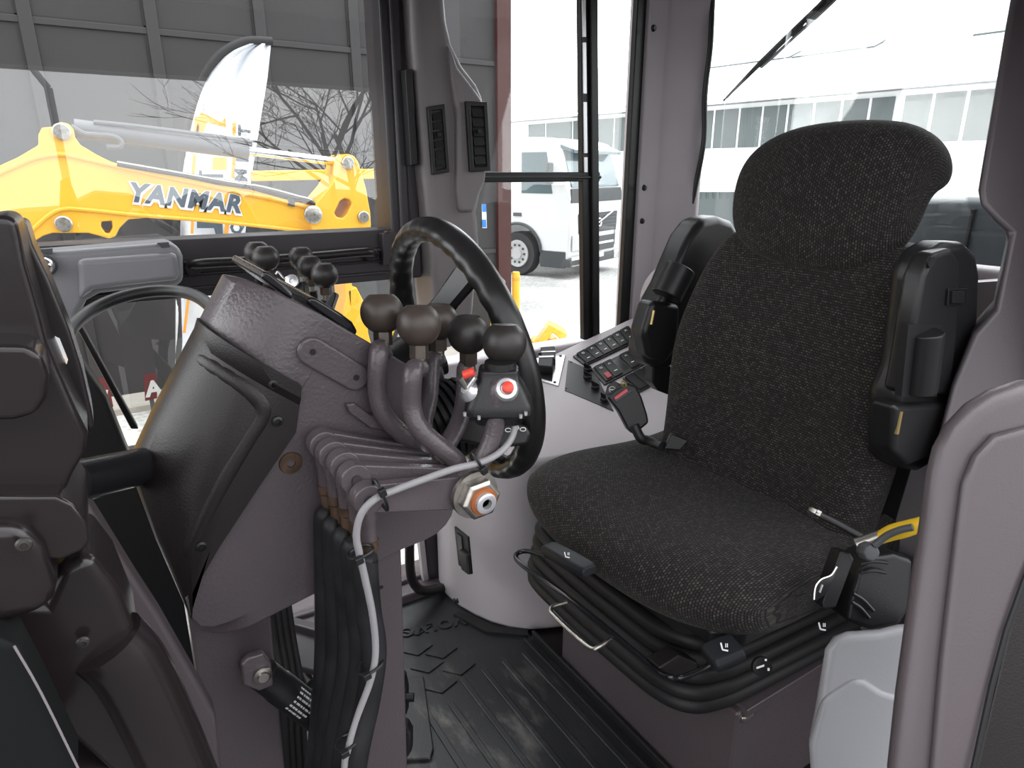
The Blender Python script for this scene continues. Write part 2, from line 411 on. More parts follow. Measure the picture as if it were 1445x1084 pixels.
# rear side window: frames
b = B(); box(b, (.80, 1.485, 1.093), (1.215, 1.503, 1.118)); box(b, (.80, 1.478, 1.1), (1.215, 1.49, 1.108)); struct('trim_10', b, 'black', bevel=.003)
b = B(); prism(b, LY([(816.5, -300), (840.5, -300), (846, 480), (824, 480)], 1.484), (0, .02, 0)); prism(b, LY([(830.5, -300), (842.5, -300), (847, 480), (838, 480)], 1.474), (0, .02, 0)); struct('trim_11', b, 'black', bevel=.003)
b = B()
for y0, y1 in ((-30, 52), (60, 132), (144, 216), (222, 243)): prism(b, LY([(822 + y0 * .012, y0), (826.5 + y0 * .012, y0), (826.5 + y1 * .012, y1), (822 + y1 * .012, y1)], 1.48), (0, .004, 0))
struct('trim_12', b, 'silver')
b = B(); prism(b, LY([(916, -300), (933, -300), (898, 462), (875, 462)], 1.484), (0, .02, 0)); struct('trim_13', b, 'black', bevel=.004)
# C pillar: corner trim with a fold
zt, zb = 1.66, .55
pl = [(1.348, 1.55), (1.348, 1.47), (1.40, 1.455), (1.425, 1.425), (1.495, 1.388), (1.51, 1.392), (1.54, 1.44), (1.62, 1.54), (1.62, 1.55)]
b = B(); prism(b, [V((x, y, zb)) for x, y in pl], (0, 0, zt - zb)); struct('trim_14', b, 'trim', bevel=.012, seg=4)
for k, (x, y) in enumerate(((921, 40), (908, 265), (905, 312))):
    p = pY(x, y, 1.452)
    o = obj('pillar_screw', lathe(B(), [(.0088, 0), (.0088, .004), (.006, .008), (0, .009)], p, (.3, -1, 0), 6 if k else 8), 'black')
    tag(o, ('black screw at the top of the light grey corner pillar', 'middle of the three black screws on the light grey corner pillar', 'lowest of the three black screws on the light grey corner pillar')[k], 'screw', 'screws of the corner pillar')
# rear wall below the window and round speaker boss
b = B(); box(b, (1.545, .3, -.004), (1.62, 1.4, .93)); struct('wall_rear', b, 'trim', bevel=.02)
b = B(); box(b, (1.545, .3, 1.6), (1.62, 1.4, 1.66)); struct('trim_15', b, 'frame')
b = B(); box(b, (1.575, .3, .93), (1.58, 1.39, 1.6)); w3 = struct('window_3', b, 'glass')
b = B(); box(b, (-.35, 1.505, .98), (.6, 1.51, 1.6)); w1 = struct('window_1', b, 'glass')
b = B(); prism(b, LY([(113, 470), (150, 400), (600, 380), (606, 880), (440, 905), (300, 880), (192, 606)], 1.51), (0, .004, 0)); w4 = struct('window_4', b, 'glass')
b = B(); box(b, (.80, 1.505, .64), (1.40, 1.51, 1.6)); w2 = struct('window_2', b, 'glass')
# rounded grey boss low on the corner pillar behind the far armrest
o = obj('trim_16', lathe(B(), [(.108, -.06), (.106, 0), (.098, .012), (0, .016)], pD(963, 426, 1.79), (-.55, -.8, 0), 32), 'trim', bevel=.01); o['kind'] = 'structure'
# near rear post: plum trim at the right edge of the door opening
def onr(x, y, d): return pD(x, y, d)
b = B(); prism(b, [onr(x, y, 1.0) for x, y in ((1418, 40), (1436, -60), (1470, -330), (1640, -330), (1640, 900), (1315, 900), (1318, 640), (1342, 545), (1372, 470), (1402, 436), (1424, 330), (1404, 312), (1384, 290), (1380, 268))], ray(1400, 290) * .10)
struct('trim_17', b, 'plum_l', bevel=.012, seg=3)
b = B(); tube(b, [pX(1404, 395, 1.5), pX(1404, 470, 1.5), pX(1400, 560, 1.5)], .055, 20); struct('trim_18', b, 'trim', )
# black cable along the C pillar edge
o = obj('pillar_cable', tube(B(), [pX(1006, -30, 1.5), pX(1003, 60, 1.49), pX(995, 130, 1.49), pX(993, 200, 1.49), pX(980, 270, 1.49), pX(968, 330, 1.485), pX(958, 372, 1.48)], .0075, 10), 'hose_d')
tag(o, 'thin black cable running down the edge of the grey corner pillar', 'cable')
# air vents
def vent(q, n, label):
    """q: four corners of the bezel, n: outward normal"""
    c = sum(q, V()) / 4
    t = thing('air_vent', label, 'vent', c, 'air vents in the pillar')
    b = B(); prism(b, [p - n * .004 for p in q], n * .010, [[p - n * .004 for p in sub(q, .2, .84, .07, .93)]]); obj('bezel', b, 'black', t, bevel=.0018, seg=2)
    b = B(); prism(b, [p - n * .003 for p in sub(q, .15, .88, .05, .95)], n * .003); obj('duct', b, 'black_g', t)
    for k in range(6):
        t0 = .10 + k * .136
        s = sub(q, .27, .78, t0, t0 + .11)
        b = B(); prism(b, [s[0] + n * .002, s[1] + n * .002, s[2] + n * .006, s[3] + n * .006], n * -.0015); obj('louver', b, 'black', t)
    m = bil(q, .5, .42); b = B(); obox(b, m + n * .007, (q[1] - q[0]), (q[3] - q[0]), n, .008, .008, .008); obj('thumb_tab', b, 'black', t, bevel=.001)
    return t
nv = V((-.1, -1, 0)).normalized()
vent(LY([(602, 151), (626, 147), (633, 243), (609, 247)], 1.404), V((0, -1, 0)), 'black louvred vent on the flat left face of the grey pillar')
vent(LY([(656, 143), (686, 144), (691, 241), (662, 243)], 1.39), V((0, -1, 0)), 'black louvred vent on the swelling right edge of the grey pillar')
# rail furniture: grab handle, wiper motor cover, hose
t = thing('door_handle_bar', 'dark horizontal grab handle along the rail under the side window', 'handle', pY(400, 375, 1.44))
obj('bar', tube(B(), [pY(268, 376, 1.455), pY(285, 372, 1.425), pY(340, 369, 1.42), pY(430, 363, 1.42), pY(500, 357, 1.42), pY(522, 356, 1.425), pY(527, 360, 1.455)], .0098, 14), 'plum_d', t)
for x, y in ((272, 378), (521, 358)): obj('end_mount', lathe(B(), [(.016, 0), (.015, .012), (.009, .016), (0, .016)], pY(x, y, 1.458), (0, -1, 0), 16), 'frame', t)
t = thing('latch_block', 'dark latch block with a bolt at the right end of the rail', 'latch', pY(548, 355, 1.46))
b = B(); prism(b, LY([(540, 330), (560, 326), (562, 372), (541, 375)], 1.445), (0, .03, 0)); obj('block', b, 'frame', t, bevel=.003)
bolt('bolt', pY(546, 328, 1.45), Z3, .006, 'rust', t, hexed=True)
t = thing('wiper_motor_cover', 'light grey moulded cover on the rail at far left', 'cover', pY(160, 390, 1.44))
b = B(); prism(b, LY([(40, 357), (236, 341), (252, 347), (259, 362), (260, 398), (250, 404), (180, 410), (140, 415), (122, 425), (112, 445), (104, 470), (40, 470)], 1.40), (0, .08, 0))
obj('shell', b, 'trim_l', t, bevel=.013, seg=4)
b = B(); prism(b, LY([(108, 366), (250, 356), (255, 396), (180, 404), (132, 410), (112, 425)], 1.385), (0, .03, 0)); obj('raised_face', b, 'trim_l', t, bevel=.012, seg=4)
for q in ([(222, 343), (238, 342), (240, 349), (228, 350)], [(56, 352), (74, 351), (74, 358), (56, 358)]):
    b = B(); prism(b, LY(q, 1.398), (0, .01, 0)); obj('recess', b, 'dkgrey', t)
t = thing('chrome_ball_nut', 'shiny chrome dome nut beside the light grey cover at far left', 'nut', pY(62, 374, 1.37))
obj('dome', lathe(B(), [(.014, 0), (.016, .008), (.014, .018), (.008, .024), (0, .026)], pY(63, 374, 1.385), (-.1, -1, 0), 20), 'chrome', t)
obj('collar', lathe(B(), [(.019, 0), (.019, .004), (0, .005)], pY(63, 374, 1.392), (-.1, -1, 0), 20), 'dkgrey', t)
o = obj('arched_hose', tube(B(), [pD(93, 485, 1.0), pD(101, 462, 1.03), pD(130, 438, 1.08), pD(170, 420, 1.12), pD(215, 411, 1.15), pD(255, 412, 1.15), pD(282, 421, 1.12), pD(305, 440, 1.08)], .0105, 14), 'hose_d')
tag(o, 'thick black hose arching behind the console from the far left', 'hose')
o = obj('floor_grab_loop', tube(B(), [pY(640, 690, 1.46), pY(590, 693, 1.40), pY(579, 705, 1.40), pY(578, 760, 1.40), pY(579, 805, 1.40), pY(586, 826, 1.40), pY(602, 834, 1.40), pY(645, 824, 1.46)], .0125, 14), 'plum_d')
tag(o, 'dark bent tube handle low on the door post beside the grey console', 'handle')
# ------------------------------------------------------------------ floor mat
t = thing('floor_mat', 'black rubber mat with ribs, chevrons and pale scuffs on the cab floor', 'mat', (.45, 1.0, 0))
b = B(); box(b, (-.3, .35, -.004), (.775, 1.44, .004))
o = obj('mat_sheet', b, 'mat', t)
SC_P = pZ(672, 1010, .004)
for n in M['mat'].node_tree.nodes:
    if n.bl_idname == 'ShaderNodeVectorMath': n.inputs[1].default_value = SC_P
for k in range(6):
    x = .44 + k * .056
    b = B(); box(b, (x, .45, .003), (x + .014, 1.06 - .0 * k + .05 * (k > 1), .0075)); obj('raised_rib', b, 'mat', t, bevel=.002, seg=2)
def chev(x, y):
    c = pZ(x, y, .0055); b = B()
    for q in ((V((-.03, .015, 0)), V((0, -.02, 0))), (V((0, -.02, 0)), V((.045, -.005, 0)))):
        a, e = c + q[0], c + q[1]; obox(b, (a + e) / 2, e - a, Z3.cross(e - a), Z3, (e - a).length, .003, .004)
    obj('raised_chevron', b, 'mat', t)
for x, y in ((585, 918), (620, 922), (600, 942), (645, 945), (618, 970), (455, 945), (480, 985), (585, 890)): chev(x, y)
pa, pb = pZ(665, 884, .004), pZ(566, 905, .004)
text('raised_lettering', 'VOLVO', .05, pa + V((0, .045, 0)), (pb - pa), V((-(pb - pa).y, (pb - pa).x, 0)), 'mat', t, .004, .001, align='LEFT', space=1.05)
b = B(); prism(b, [pZ(x, y, .003) for x, y in ((500, 965), (598, 958), (612, 1060), (608, 1075), (500, 1080))], (0, 0, .009)); obj('insert_plate', b, 'mat', t, bevel=.003)
b = B()
for i, x in enumerate((.77, .745)): box(b, (x, .4, .003), (x + .008, 1.14, .03 - .012 * i))
obj('upturned_edge', b, 'rubber', t, bevel=.002)
# ------------------------------------------------------------------ steering console
YN, YF = .655, .985
def section(pf, pb, R, y0, y1, tail=True):
    """rounded-front section of the console: pf nose on the front, pb aft end on the near face"""
    d = V((pb.x - pf.x, 0, pb.z - pf.z)); L = d.length; d.normalize()
    R = min(R, L * .85)
    P = [V((pb.x, y0, pb.z))]
    c = V((pf.x, 0, pf.z)) + d * R
    for k in range(11):
        a = math.radians(115) * k / 10
        P.append(c + V((0, y0 + R, 0)) + d * (-R * math.sin(a)) + V((0, -R * math.cos(a), 0)))
    e = V((pf.x, 0, pf.z)) + d * min(.10, L)
    P.append(e + V((0, y1 - .03, 0))); P.append(e + d * .03 + V((0, y1, 0)) if L > .14 else e + V((0, y1, 0)))
    P.append(V((pb.x, y1, pb.z)))
    return P
con = thing('steering_console', 'plum steering console tower leaning back, on two legs in the cab floor', 'console', (.2, .76, 0))
lv = [((330, 372), (589, 522), .09), ((320, 390), (591, 555), .09), ((285, 458), (597, 640), .09), ((200, 648), (634, 712), .085), ((240, 760), (612, 742), .08), ((270, 866), (596, 762), .06)]
rings = [section(pY(*f, YN + .075), pY(*k, YN), R, YN, YF) for f, k, R in lv]
for p in rings[0]: p.z -= (p.y - YN) * .16
obj('tower_body', loft(B(), rings, uv=False), 'plum', con, bevel=.006)
b = B()
prism(b, LY([(470, 474), (586, 538), (592, 600), (598, 650), (640, 700), (640, 716), (637, 728), (629, 741), (616, 753), (600, 762), (575, 772), (445, 824), (325, 877), (302, 884), (284, 883), (268, 868), (262, 846), (420, 560)], YN - .0007), (0, .012, 0)); obj('side_plate', b, 'plum', con)
# lower shroud wrapped round the front
lv = [((279, 452), (426, 545), .10), ((275, 468), (425, 562), .10), ((272, 478), (423, 572), .094), ((215, 590), (418, 610), .09), ((181, 660), (364, 690), .085), ((214, 738), (310, 772), .07), ((258, 830), (272, 838), .02)]
rings = []
for i, (f, k, R) in enumerate(lv):
    o = .012 if i < 2 else .007
    rings.append(section(pY(*f, YN + .07), pY(*k, YN - o), R, YN - o, YF + .007))
shr = obj('lower_shroud', loft(B(), rings, uv=False), 'plum_d', con, bevel=.004)
obj('shroud_crease', tube(B(), onto(shr, [(262, 494), (285, 508), (320, 530), (350, 552), (368, 572), (370, 592), (350, 624), (310, 692), (268, 766), (262, 790)], .0105), lambda s: .0105 + .002 * min(1, 6 * s, 6 * (1 - s)), 16, 6), 'plum_d', con)
# raised boss, recessed lug, fasteners
def stadium(a, b, r, n=9):
    d = (b - a).normalized(); s = V((-d.z, 0, d.x)); P = []
    for k in range(n): t = math.pi / 2 + math.pi * k / (n - 1); P.append(a + d * (r * math.cos(t)) + s * (r * math.sin(t)))
    for k in range(n): t = -math.pi / 2 + math.pi * k / (n - 1); P.append(b + d * (r * math.cos(t)) + s * (r * math.sin(t)))
    return P
a, e = pY(439, 495, YN), pY(500, 531, YN)
def circ(c, r, n=14): return [c + V((r * math.cos(2 * math.pi * k / n), 0, r * math.sin(2 * math.pi * k / n))) for k in range(n)]
b = B(); prism(b, stadium(a, e, .0150), (0, -.006, 0)); bs = obj('mounting_boss', b, 'plum', con, bevel=.003)
for c in (a, e): obj('bolt_hole', lathe(B(), [(.0032, 0), (.0032, .0015), (0, .0015)], c + V((0, -.0055, 0)), (0, -1, 0), 14), 'rubber', bs)
b = B(); prism(b, LY([(485, 568), (497, 566), (520, 583), (540, 583), (556, 594), (545, 606), (520, 602), (490, 580)], YN), (0, -.008, 0)); obj('lug', b, 'plum', con, bevel=.002)
o = obj('countersunk_screw', lathe(B(), [(.0125, 0), (.0115, .0025), (.0045, .003), (.004, .0005), (0, .0005)], pY(410, 653, YN), (0, -1, 0), 24), 'rust', con, label='rusty countersunk screw')
for x, y, yy in ((386, 542, YN - .007), (391, 594, YN - .007), (284, 770, YN - .004)):
    obj('socket_screw', lathe(B(), [(.0055, 0), (.0052, .003), (.003, .004), (.0026, .001), (0, .001)], pY(x, y, yy), (0, -1, 0), 16), 'black', con)
# instrument panel on the sloping top
n0 = (pY(650, 556, YN) - pY(330, 372, YN)).normalized(); up = V((-n0.z, 0, n0.x))
if up.z < 0: up = -up
p0 = pY(345, 382, YN) - up * .028
b = B(); prism(b, [p0 + n0 * s + V((0, y, 0)) for s, y in ((.06, .07), (.20, .05), (.22, .07), (.22, .15), (.20, .18), (.08, .18), (.05, .14))], up * .012); obj('instrument_panel', b, 'black_g', con, bevel=.005)
for q in ([(368, 392), (372, 382), (383, 387), (400, 401), (415, 417), (412, 424), (395, 412)], [(432, 428), (436, 419), (446, 421), (460, 429), (482, 443), (498, 455), (506, 469), (500, 476), (470, 455)]):
    b = B(); prism(b, LY(q, YN + .03), (0, .16, 0)); obj('gauge_hood', b, 'black_g', con, bevel=.004)
# legs
def leg(q, y, th, name, m='plum'):
    P = LY(q, y); b = B()
    P[2].z = 0; P[3].z = 0
    prism(b, P, (0, th, 0)); return obj(name, b, m, con, bevel=.004)
leg([(262, 850), (380, 846), (386, 1084), (291, 1084)], .70, .05, 'pedestal_leg')
leg([(500, 770), (566, 744), (566, 1084), (502, 1084)], .665, .06, 'pedestal_leg')
o = obj('leg_hole', lathe(B(), [(.0028, 0), (0, .0004)], pY(538, 829, .6648), (0, -1, 0), 10), 'rubber', con)
# boot between console and wheel
n_w = V((math.cos(.217), 0, math.sin(.217))); c_w = V((.42, .815, .872))
pr = []
for k in range(9):
    r = .072 - .003 * k; h = k * .012
    pr += [(r, h), (r, h + .006), (r - .009, h + .0075), (r - .009, h + .0115)]
obj('column_boot', lathe(B(), [(0, 0)] + pr + [(0, .108)], pD(612, 600, .90) - n_w * .04, n_w, 28), 'rubber', con)
cb = B(); prism(cb, [pD(x, y, .80) for x, y in ((632, 590), (700, 588), (742, 600), (750, 612), (744, 628), (700, 634), (650, 624), (634, 612))], c_f * .05)
sw = obj('stalk_switch_box', cb, 'black', con, bevel=.005)
for x, y in ((717, 607), (728, 604), (738, 606)):
    c = pD(x, y, .797); obj('switch_icon', tube(B(), [c + c_r * (.0035 * math.cos(t * .785)) + c_u * (.0022 * math.sin(t * .785)) for t in range(8)], .0006, 5, 2, True), 'white', sw, label='small white ring icon')
obj('steering_shaft', cyl(B(), c_w - n_w * .20, c_w - n_w * .03, .022), 'black_g', con)
# ------------------------------------------------------------------ steering wheel
wh = thing('steering_wheel', 'worn black steering wheel with finger grips, in front of the seat', 'steering wheel', c_w)
a_w, b_w = Y3, V((-math.sin(.217), 0, math.cos(.217)))
def wp(q, r=.18, dn=0.): return c_w + a_w * (r * math.cos(q)) + b_w * (r * math.sin(q)) + n_w * dn
N = 144; rr = B(); ringsv = []
for i in range(N):
    q = 2 * math.pi * i / N
    w = 1 + .055 * math.sin(q * 36)
    er = (wp(q, 1.) - c_w); R0 = .0165
    ringsv.append([rr.verts.new(wp(q, .179) + er * (R0 * math.cos(t) * (w if math.cos(t) < .3 else 1)) + n_w * (R0 * 1.15 * math.sin(t) * (w if math.sin(t) < 0 else 1))) for t in [2 * math.pi * k / 14 for k in range(14)]])
for i in range(N):
    for k in range(14): rr.faces.new((ringsv[i][k], ringsv[i][(k + 1) % 14], ringsv[(i + 1) % N][(k + 1) % 14], ringsv[(i + 1) % N][k]))
obj('rim', rr, 'rim', wh, angle=80)
for q in (math.radians(126), math.radians(246), math.radians(6)):
    s = (wp(q + math.pi / 2, 1.) - c_w); R = []
    for r, dn, w, th in ((.03, -.075, .024, .012), (.08, -.062, .02, .010), (.13, -.03, .017, .009), (.168, -.004, .02, .009)):
        c = wp(q, r, dn); R.append([c + s * (w * x) + n_w * (th * z) for x, z in ((-1, -.4), (-.7, -1), (.7, -1), (1, -.4), (1, .4), (.7, 1), (-.7, 1), (-1, .4))])
    obj('spoke', loft(B(), R, uv=False), 'rim', wh)
obj('hub', lathe(B(), [(0, -.03), (.045, -.03), (.052, 0), (.045, .03), (.03, .038), (0, .04)], c_w - n_w * .08, n_w, 28), 'black', wh)
# ------------------------------------------------------------------ near-side levers
HX, HZ = pY(658, 693, .556).x, pY(658, 693, .556).z
def lever(idx, label, knob, kd, path, link, km):
    y = .557 + .0195 * idx
    pk = pD(*knob, kd)
    root = thing('control_lever', label, 'lever', V((HX, y, HZ)), 'levers beside the steering wheel')
    P = [pY(x, yy, c) for x, yy, c in path] + [V((HX - .004, y, HZ + .012))]
    ax = (pk - P[0]).normalized()
    up = (Z3 * .8 + ax * .2).normalized()
    obj('knob', lathe(B(), sphere_flat(.0235, .80, .42, 16), pk, up, 32), km, root)
    q = pk - up * .0213
    obj('lock_nut', lathe(B(), [(.0103, 0), (.0103, -.0145), (0, -.0145)], q, up, 6), 'nut', root)
    obj('thread', lathe(B(), [(.0072, 0), (.0072, -.013), (0, -.013)], q - up * .0145, up, 14), 'steel', root, label='bare worn metal thread')
    P = [q - up * .0255] + P
    obj('tube', tube(B(), P, .0103, 16, 6), 'plum', root)
    le = pY(*link, y); hub = V((HX, y, HZ))
    d = (le - hub).normalized(); s = V((-d.z, 0, d.x)); w = .0145
    b = B(); prism(b, [hub + s * .019 - Y3 * .006, le + s * w - Y3 * .006, le - s * w - Y3 * .006, hub - s * .019 - Y3 * .006], (0, .012, 0)); obj('link_arm', b, 'plum', root, bevel=.002)
    obj('link_arm_end', lathe(B(), [(w * 1.05, -.0085), (w * 1.05, .0085)], le, Y3, 22), 'plum', root, bevel=.0015)
    obj('clevis_pin', lathe(B(), [(.0052, 0), (.005, .003), (0, .0035)], le - Y3 * .0085, -Y3, 12), 'frame', root)
    obj('pivot_sleeve', lathe(B(), [(.022, -.0095), (.022, .0095)], hub, Y3, 24), 'plum', root, bevel=.002)
    return root, le, P, up, pk
L = []
L.append(lever(0, 'nearest lever, carrying the black switch pod with red push button', (712, 484), .70, [(704, 545, .557), (700, 590, .557), (693, 622, .557), (678, 652, .557)], (517, 702), 'knob'))
L.append(lever(1, 'lever with the largest brown worn round knob, bent tube in front', (591, 458), .69, [(583, 525, .60), (581, 572, .60), (592, 604, .592), (622, 632, .582), (645, 652, .577)], (499, 673), 'knob_b'))
L.append(lever(2, 'lever whose black knob stands just left of the switch pod knob', (661, 471), .74, [(657, 520, .64), (655, 566, .63), (645, 602, .615), (625, 640, .60)], (484, 655), 'knob'))
L.append(lever(3, 'lever with brown knob half hidden behind the largest brown knob', (619, 453), .79, [(610, 510, .70), (606, 560, .68), (598, 600, .65), (605, 640, .62)], (468, 640), 'knob_b'))
L.append(lever(4, 'leftmost near lever with brown worn knob and bent tube', (539, 441), .72, [(535, 495, .64), (533, 555, .638), (547, 592, .636), (590, 632, .635)], (455, 626), 'knob_b'))
# pivot bolt with its big nut
t = thing('pivot_bolt', 'large worn hex nut and bolt with orange ring on the lever pivot', 'bolt', (HX, .545, HZ))
pc = V((HX + .004, .546, HZ))
obj('shaft', cyl(B(), pc + Y3 * .01, pc + Y3 * .115, .012), 'steel', t)
obj('washer', lathe(B(), [(.0265, 0), (.026, .004), (.014, .005), (0, .005)], pc, -Y3, 32), 'steel', t)
obj('nut', lathe(B(), [(.0225, .004), (.0225, .016), (.0185, .019), (0, .019)], pc, -Y3, 6, .35), 'steel', t, bevel=.001)
obj('locking_ring', lathe(B(), [(.0155, .018), (.0145, .0215), (.011, .022), (0, .022)], pc, -Y3, 28), 'rustring', t, label='orange locking ring')
obj('stud', lathe(B(), [(.0115, .02), (.0112, .0265), (.0095, .0275), (.0055, .0275), (.005, .022), (0, .022)], pc, -Y3, 24), 'silver', t)
# switch pod on the nearest lever (part of it)
pod = L[0][0]
def rrect(c, w, d, z, r=.35, n=4):
    P = []
    for i, (sx, sy) in enumerate(((1, 1), (-1, 1), (-1, -1), (1, -1))):
        for k in range(n + 1):
            t = math.pi / 2 * (i + k / n); rr_ = min(w, d) * r
            P.append(c + c_r * (sx * (w - rr_) + rr_ * math.cos(t)) + V((c_f.x, c_f.y, 0)).normalized() * (sy * (d - rr_) + rr_ * math.sin(t)) + Z3 * z)
    return P
c = pD(701, 556, .70)
R = [rrect(c + c_r * .002, w, d, z, .45) for w, d, z in ((.019, .014, .030), (.021, .016, .028), (.022, .017, .018), (.027, .022, .010), (.0345, .027, -.006), (.0355, .028, -.011), (.0355, .028, -.017), (.030, .023, -.020), (.023, .018, -.030))]
ph = obj('switch_pod', loft(B(), R, uv=False), 'black', pod, bevel=.0015, seg=2)
obj('pod_collar', lathe(B(), [(.017, 0), (.0165, .007), (.0105, .008), (0, .008)], c + Z3 * .029 + c_r * .004, Z3, 24), 'black', ph)
for x, y in ((656, 587), (676, 592), (735, 590), (742, 586)):
    obj('pod_screw', lathe(B(), [(.0018, 0), (.0018, -.004), (0, -.005)], pD(x, y, .675) + Z3 * .004, Z3, 10), 'silver', ph)
nb = (-c_f + Z3 * .25 + c_r * .05).normalized()
pb = pD(715, 549, .672)
obj('button_ring', lathe(B(), [(.0125, -.006), (.0125, .0), (.0105, .003), (.007, .0035), (.006, .001), (0, .001)], pb, nb, 28), 'silver', pod)
obj('push_button', lathe(B(), [(.0055, 0), (.0062, .006), (.0055, .0105), (.004, .0115), (0, .012)], pb + nb * .001 + c_r * .001, nb, 20), 'red', pod, label='red push button')
nt_ = (-c_f * .6 + Z3 * .45 - c_r * .5).normalized(); pt = pD(664, 553, .685)
ts = obj('toggle_switch', lathe(B(), [(.0115, -.006), (.011, .002), (.0085, .005), (.006, .009), (0, .009)], pt, nt_, 24), 'silver', pod)
td = (-c_r * .45 + Z3 * .8 - c_f * .35).normalized()
obj('toggle_bat', tube(B(), [pt + nt_ * .006, pt + nt_ * .008 + td * .016], lambda s: .0028 + .0016 * s, 12, 1), 'steel', ts)
obj('toggle_guard', tube(B(), [pt + nt_ * .010 + c_r * .003, pt + nt_ * .012 + c_r * .012 + Z3 * .010], .0022, 8, 1), 'silver', ts)
e = pt + nt_ * .009 + Z3 * .016 + c_r * .004
obj('toggle_cap', cyl(B(), e - c_r * .006 - Z3 * .002, e + c_r * .005 + Z3 * .002, .0045, 14), 'red', ts, label='red toggle tip')
# push-pull cables hanging from the link arms
paths = [[(515, 790), (520, 860), (528, 920), (520, 985), (500, 1090)], [(497, 775), (503, 850), (509, 925), (498, 1000), (482, 1090)], [(481, 765), (487, 850), (489, 930), (477, 1010), (465, 1090)], [(464, 750), (469, 840), (470, 930), (460, 1010), (451, 1090)], [(452, 735), (453, 830), (452, 930), (446, 1010), (438, 1090)]]
words = ['nearest', 'second', 'third', 'fourth', 'farthest']
for k in range(5):
    le = L[k][1]; y = le.y
    t = thing('control_cable', f'{words[k]} of the five thick black control cables with rusty ends below the lever arms' , 'cable', V((le.x, y, 0)), 'control cables below the lever arms')
    obj('clevis', lathe(B(), [(.0088, .0), (.0088, -.012), (.0078, -.014), (.0078, -.035), (0, -.035)], le - Z3 * .012, Z3, 14), 'plum', t)
    obj('ferrule', lathe(B(), [(.0088, 0), (.0088, -.009), (.0068, -.011), (.0068, -.04), (0, -.04)], le - Z3 * .046, Z3, 16), 'rust', t, label='rusty brown ferrule')
    P = [le - Z3 * .078] + [pY(x, yy, y - .004 * i) for i, (x, yy) in enumerate([(q[0] + 2 * k, q[1]) for q in paths[k]])]
    P.append(V((P[-1].x - .01, P[-1].y + .02, .35))); P.append(V((P[-1].x, P[-1].y + .02, .01)))
    obj('sheath', tube(B(), P, lambda s: .0068 + .0062 * min(1, s * 9), 14, 8), 'hose', t)
# grey electric cable with its ties
gp = [(728, 596, .55), (722, 618, .548), (706, 638, .542), (680, 652, .536), (640, 662, .534), (600, 676, .540), (562, 690, .541), (530, 704, .535), (510, 725, .535), (503, 755, .536), (508, 785, .536), (516, 820, .536), (526, 870, .536), (530, 920, .536), (523, 960, .536), (505, 1010, .538), (492, 1055, .536), (486, 1100, .536)]
P = [pY(*g) for g in gp]; P.append(V((P[-1].x - .01, .53, .35))); P.append(V((P[-1].x, .55, .01)))
o = obj('grey_cable', tube(B(), P, .0036, 10, 6), 'cable'); tag(o, 'thin grey electric cable tied along the levers and black hoses', 'cable')
for x, y, yy, r, lab in ((540, 702, .537, .017, 'black cable tie round the arm of the nearest lever'), (676, 655, .533, .011, 'black cable tie below the switch pod holding the grey cable'), (512, 783, .534, .012, 'black cable tie at the top of the hanging grey cable'), (524, 944, .534, .014, 'black cable tie halfway down the hanging grey cable'), (492, 1053, .534, .012, 'lowest black cable tie on the hanging grey cable')):
    c = pY(x, y, yy); t = thing('cable_tie', lab, 'cable tie', c, 'cable ties on the grey cable')
    k = (P[1] - P[0]).normalized()
    axd = V((-.95, 0, -.25)) if y < 750 and x < 600 else (V((.9, 0, .35)) if y < 750 else V((.15, 0, -1)))
    axd.normalize(); s = axd.cross(Y3).normalized()
    obj('strap', tube(B(), [c + Y3 * (r * .75 * math.cos(i * .5236)) + s * (r * math.sin(i * .5236)) + Y3 * .006 for i in range(12)], .0016, 6, 2, True), 'black', t)
    b = B(); obox(b, c + s * (-r * .5) - Y3 * (.006), axd, s, Y3, .007, .008, .006); obj('head', b, 'black', t, bevel=.001)
# ------------------------------------------------------------------ far-side levers
far = [((375, 364), 1.10, 'far lever with black knob in front of the leftmost far knob', .02), ((363, 357), 1.16, 'leftmost of the black lever knobs beyond the console', 0), ((425, 364), 1.20, 'far lever whose knob hides behind two other black knobs', 0), ((437, 377), 1.15, 'middle black knob of the three at the right beyond the console', 0), ((458, 388), 1.09, 'rightmost black lever knob beyond the console', 0)]
for (kx, ky), d, lab, _ in far:
    pk = pD(kx, ky, d)
    t = thing('control_lever', lab, 'lever', V((pk.x, pk.y, .86)), 'levers beyond the console')
    obj('knob', lathe(B(), sphere_flat(.0222, .80, .42, 14), pk, Z3, 28), 'knob', t)
    obj('lock_nut', lathe(B(), [(.0095, -.0205), (.0095, -.033), (0, -.033)], pk, Z3, 6), 'nut', t)
    obj('thread', lathe(B(), [(.0065, -.033), (.0065, -.042), (0, -.042)], pk, Z3, 12), 'steel', t)
    obj('tube', tube(B(), [pk - Z3 * .042, pk - Z3 * .08, V((pk.x - .01, max(1.0, pk.y - .05), .84)), V((max(.17, pk.x - .05), .985, .80))], .0095, 12, 5), 'plum_d', t)
t = thing('toggle_clamp', 'shiny round clamp screw behind the sloping top edge of the console', 'clamp', pD(413, 397, 1.06))
obj('disc', lathe(B(), [(.011, 0), (.0105, .005), (.004, .006), (.0035, .003), (0, .003)], pD(413, 397, 1.06), -c_f, 20), 'silver', t)
obj('wire_clip', tube(B(), [pD(389, 387, 1.06), pD(393, 384, 1.06), pD(401, 393, 1.06), pD(405, 391, 1.06)], .0018, 6, 4), 'silver', t)
b = B(); prism(b, [pD(x, y, 1.07) for x, y in ((404, 400), (428, 396), (432, 430), (414, 424))], c_f * .03); obj('bracket', b, 'black', t, bevel=.003)
b = B(); prism(b, [pD(x, y, 1.05) for x, y in ((458, 428), (470, 411), (475, 414), (466, 440))], c_f * .02)
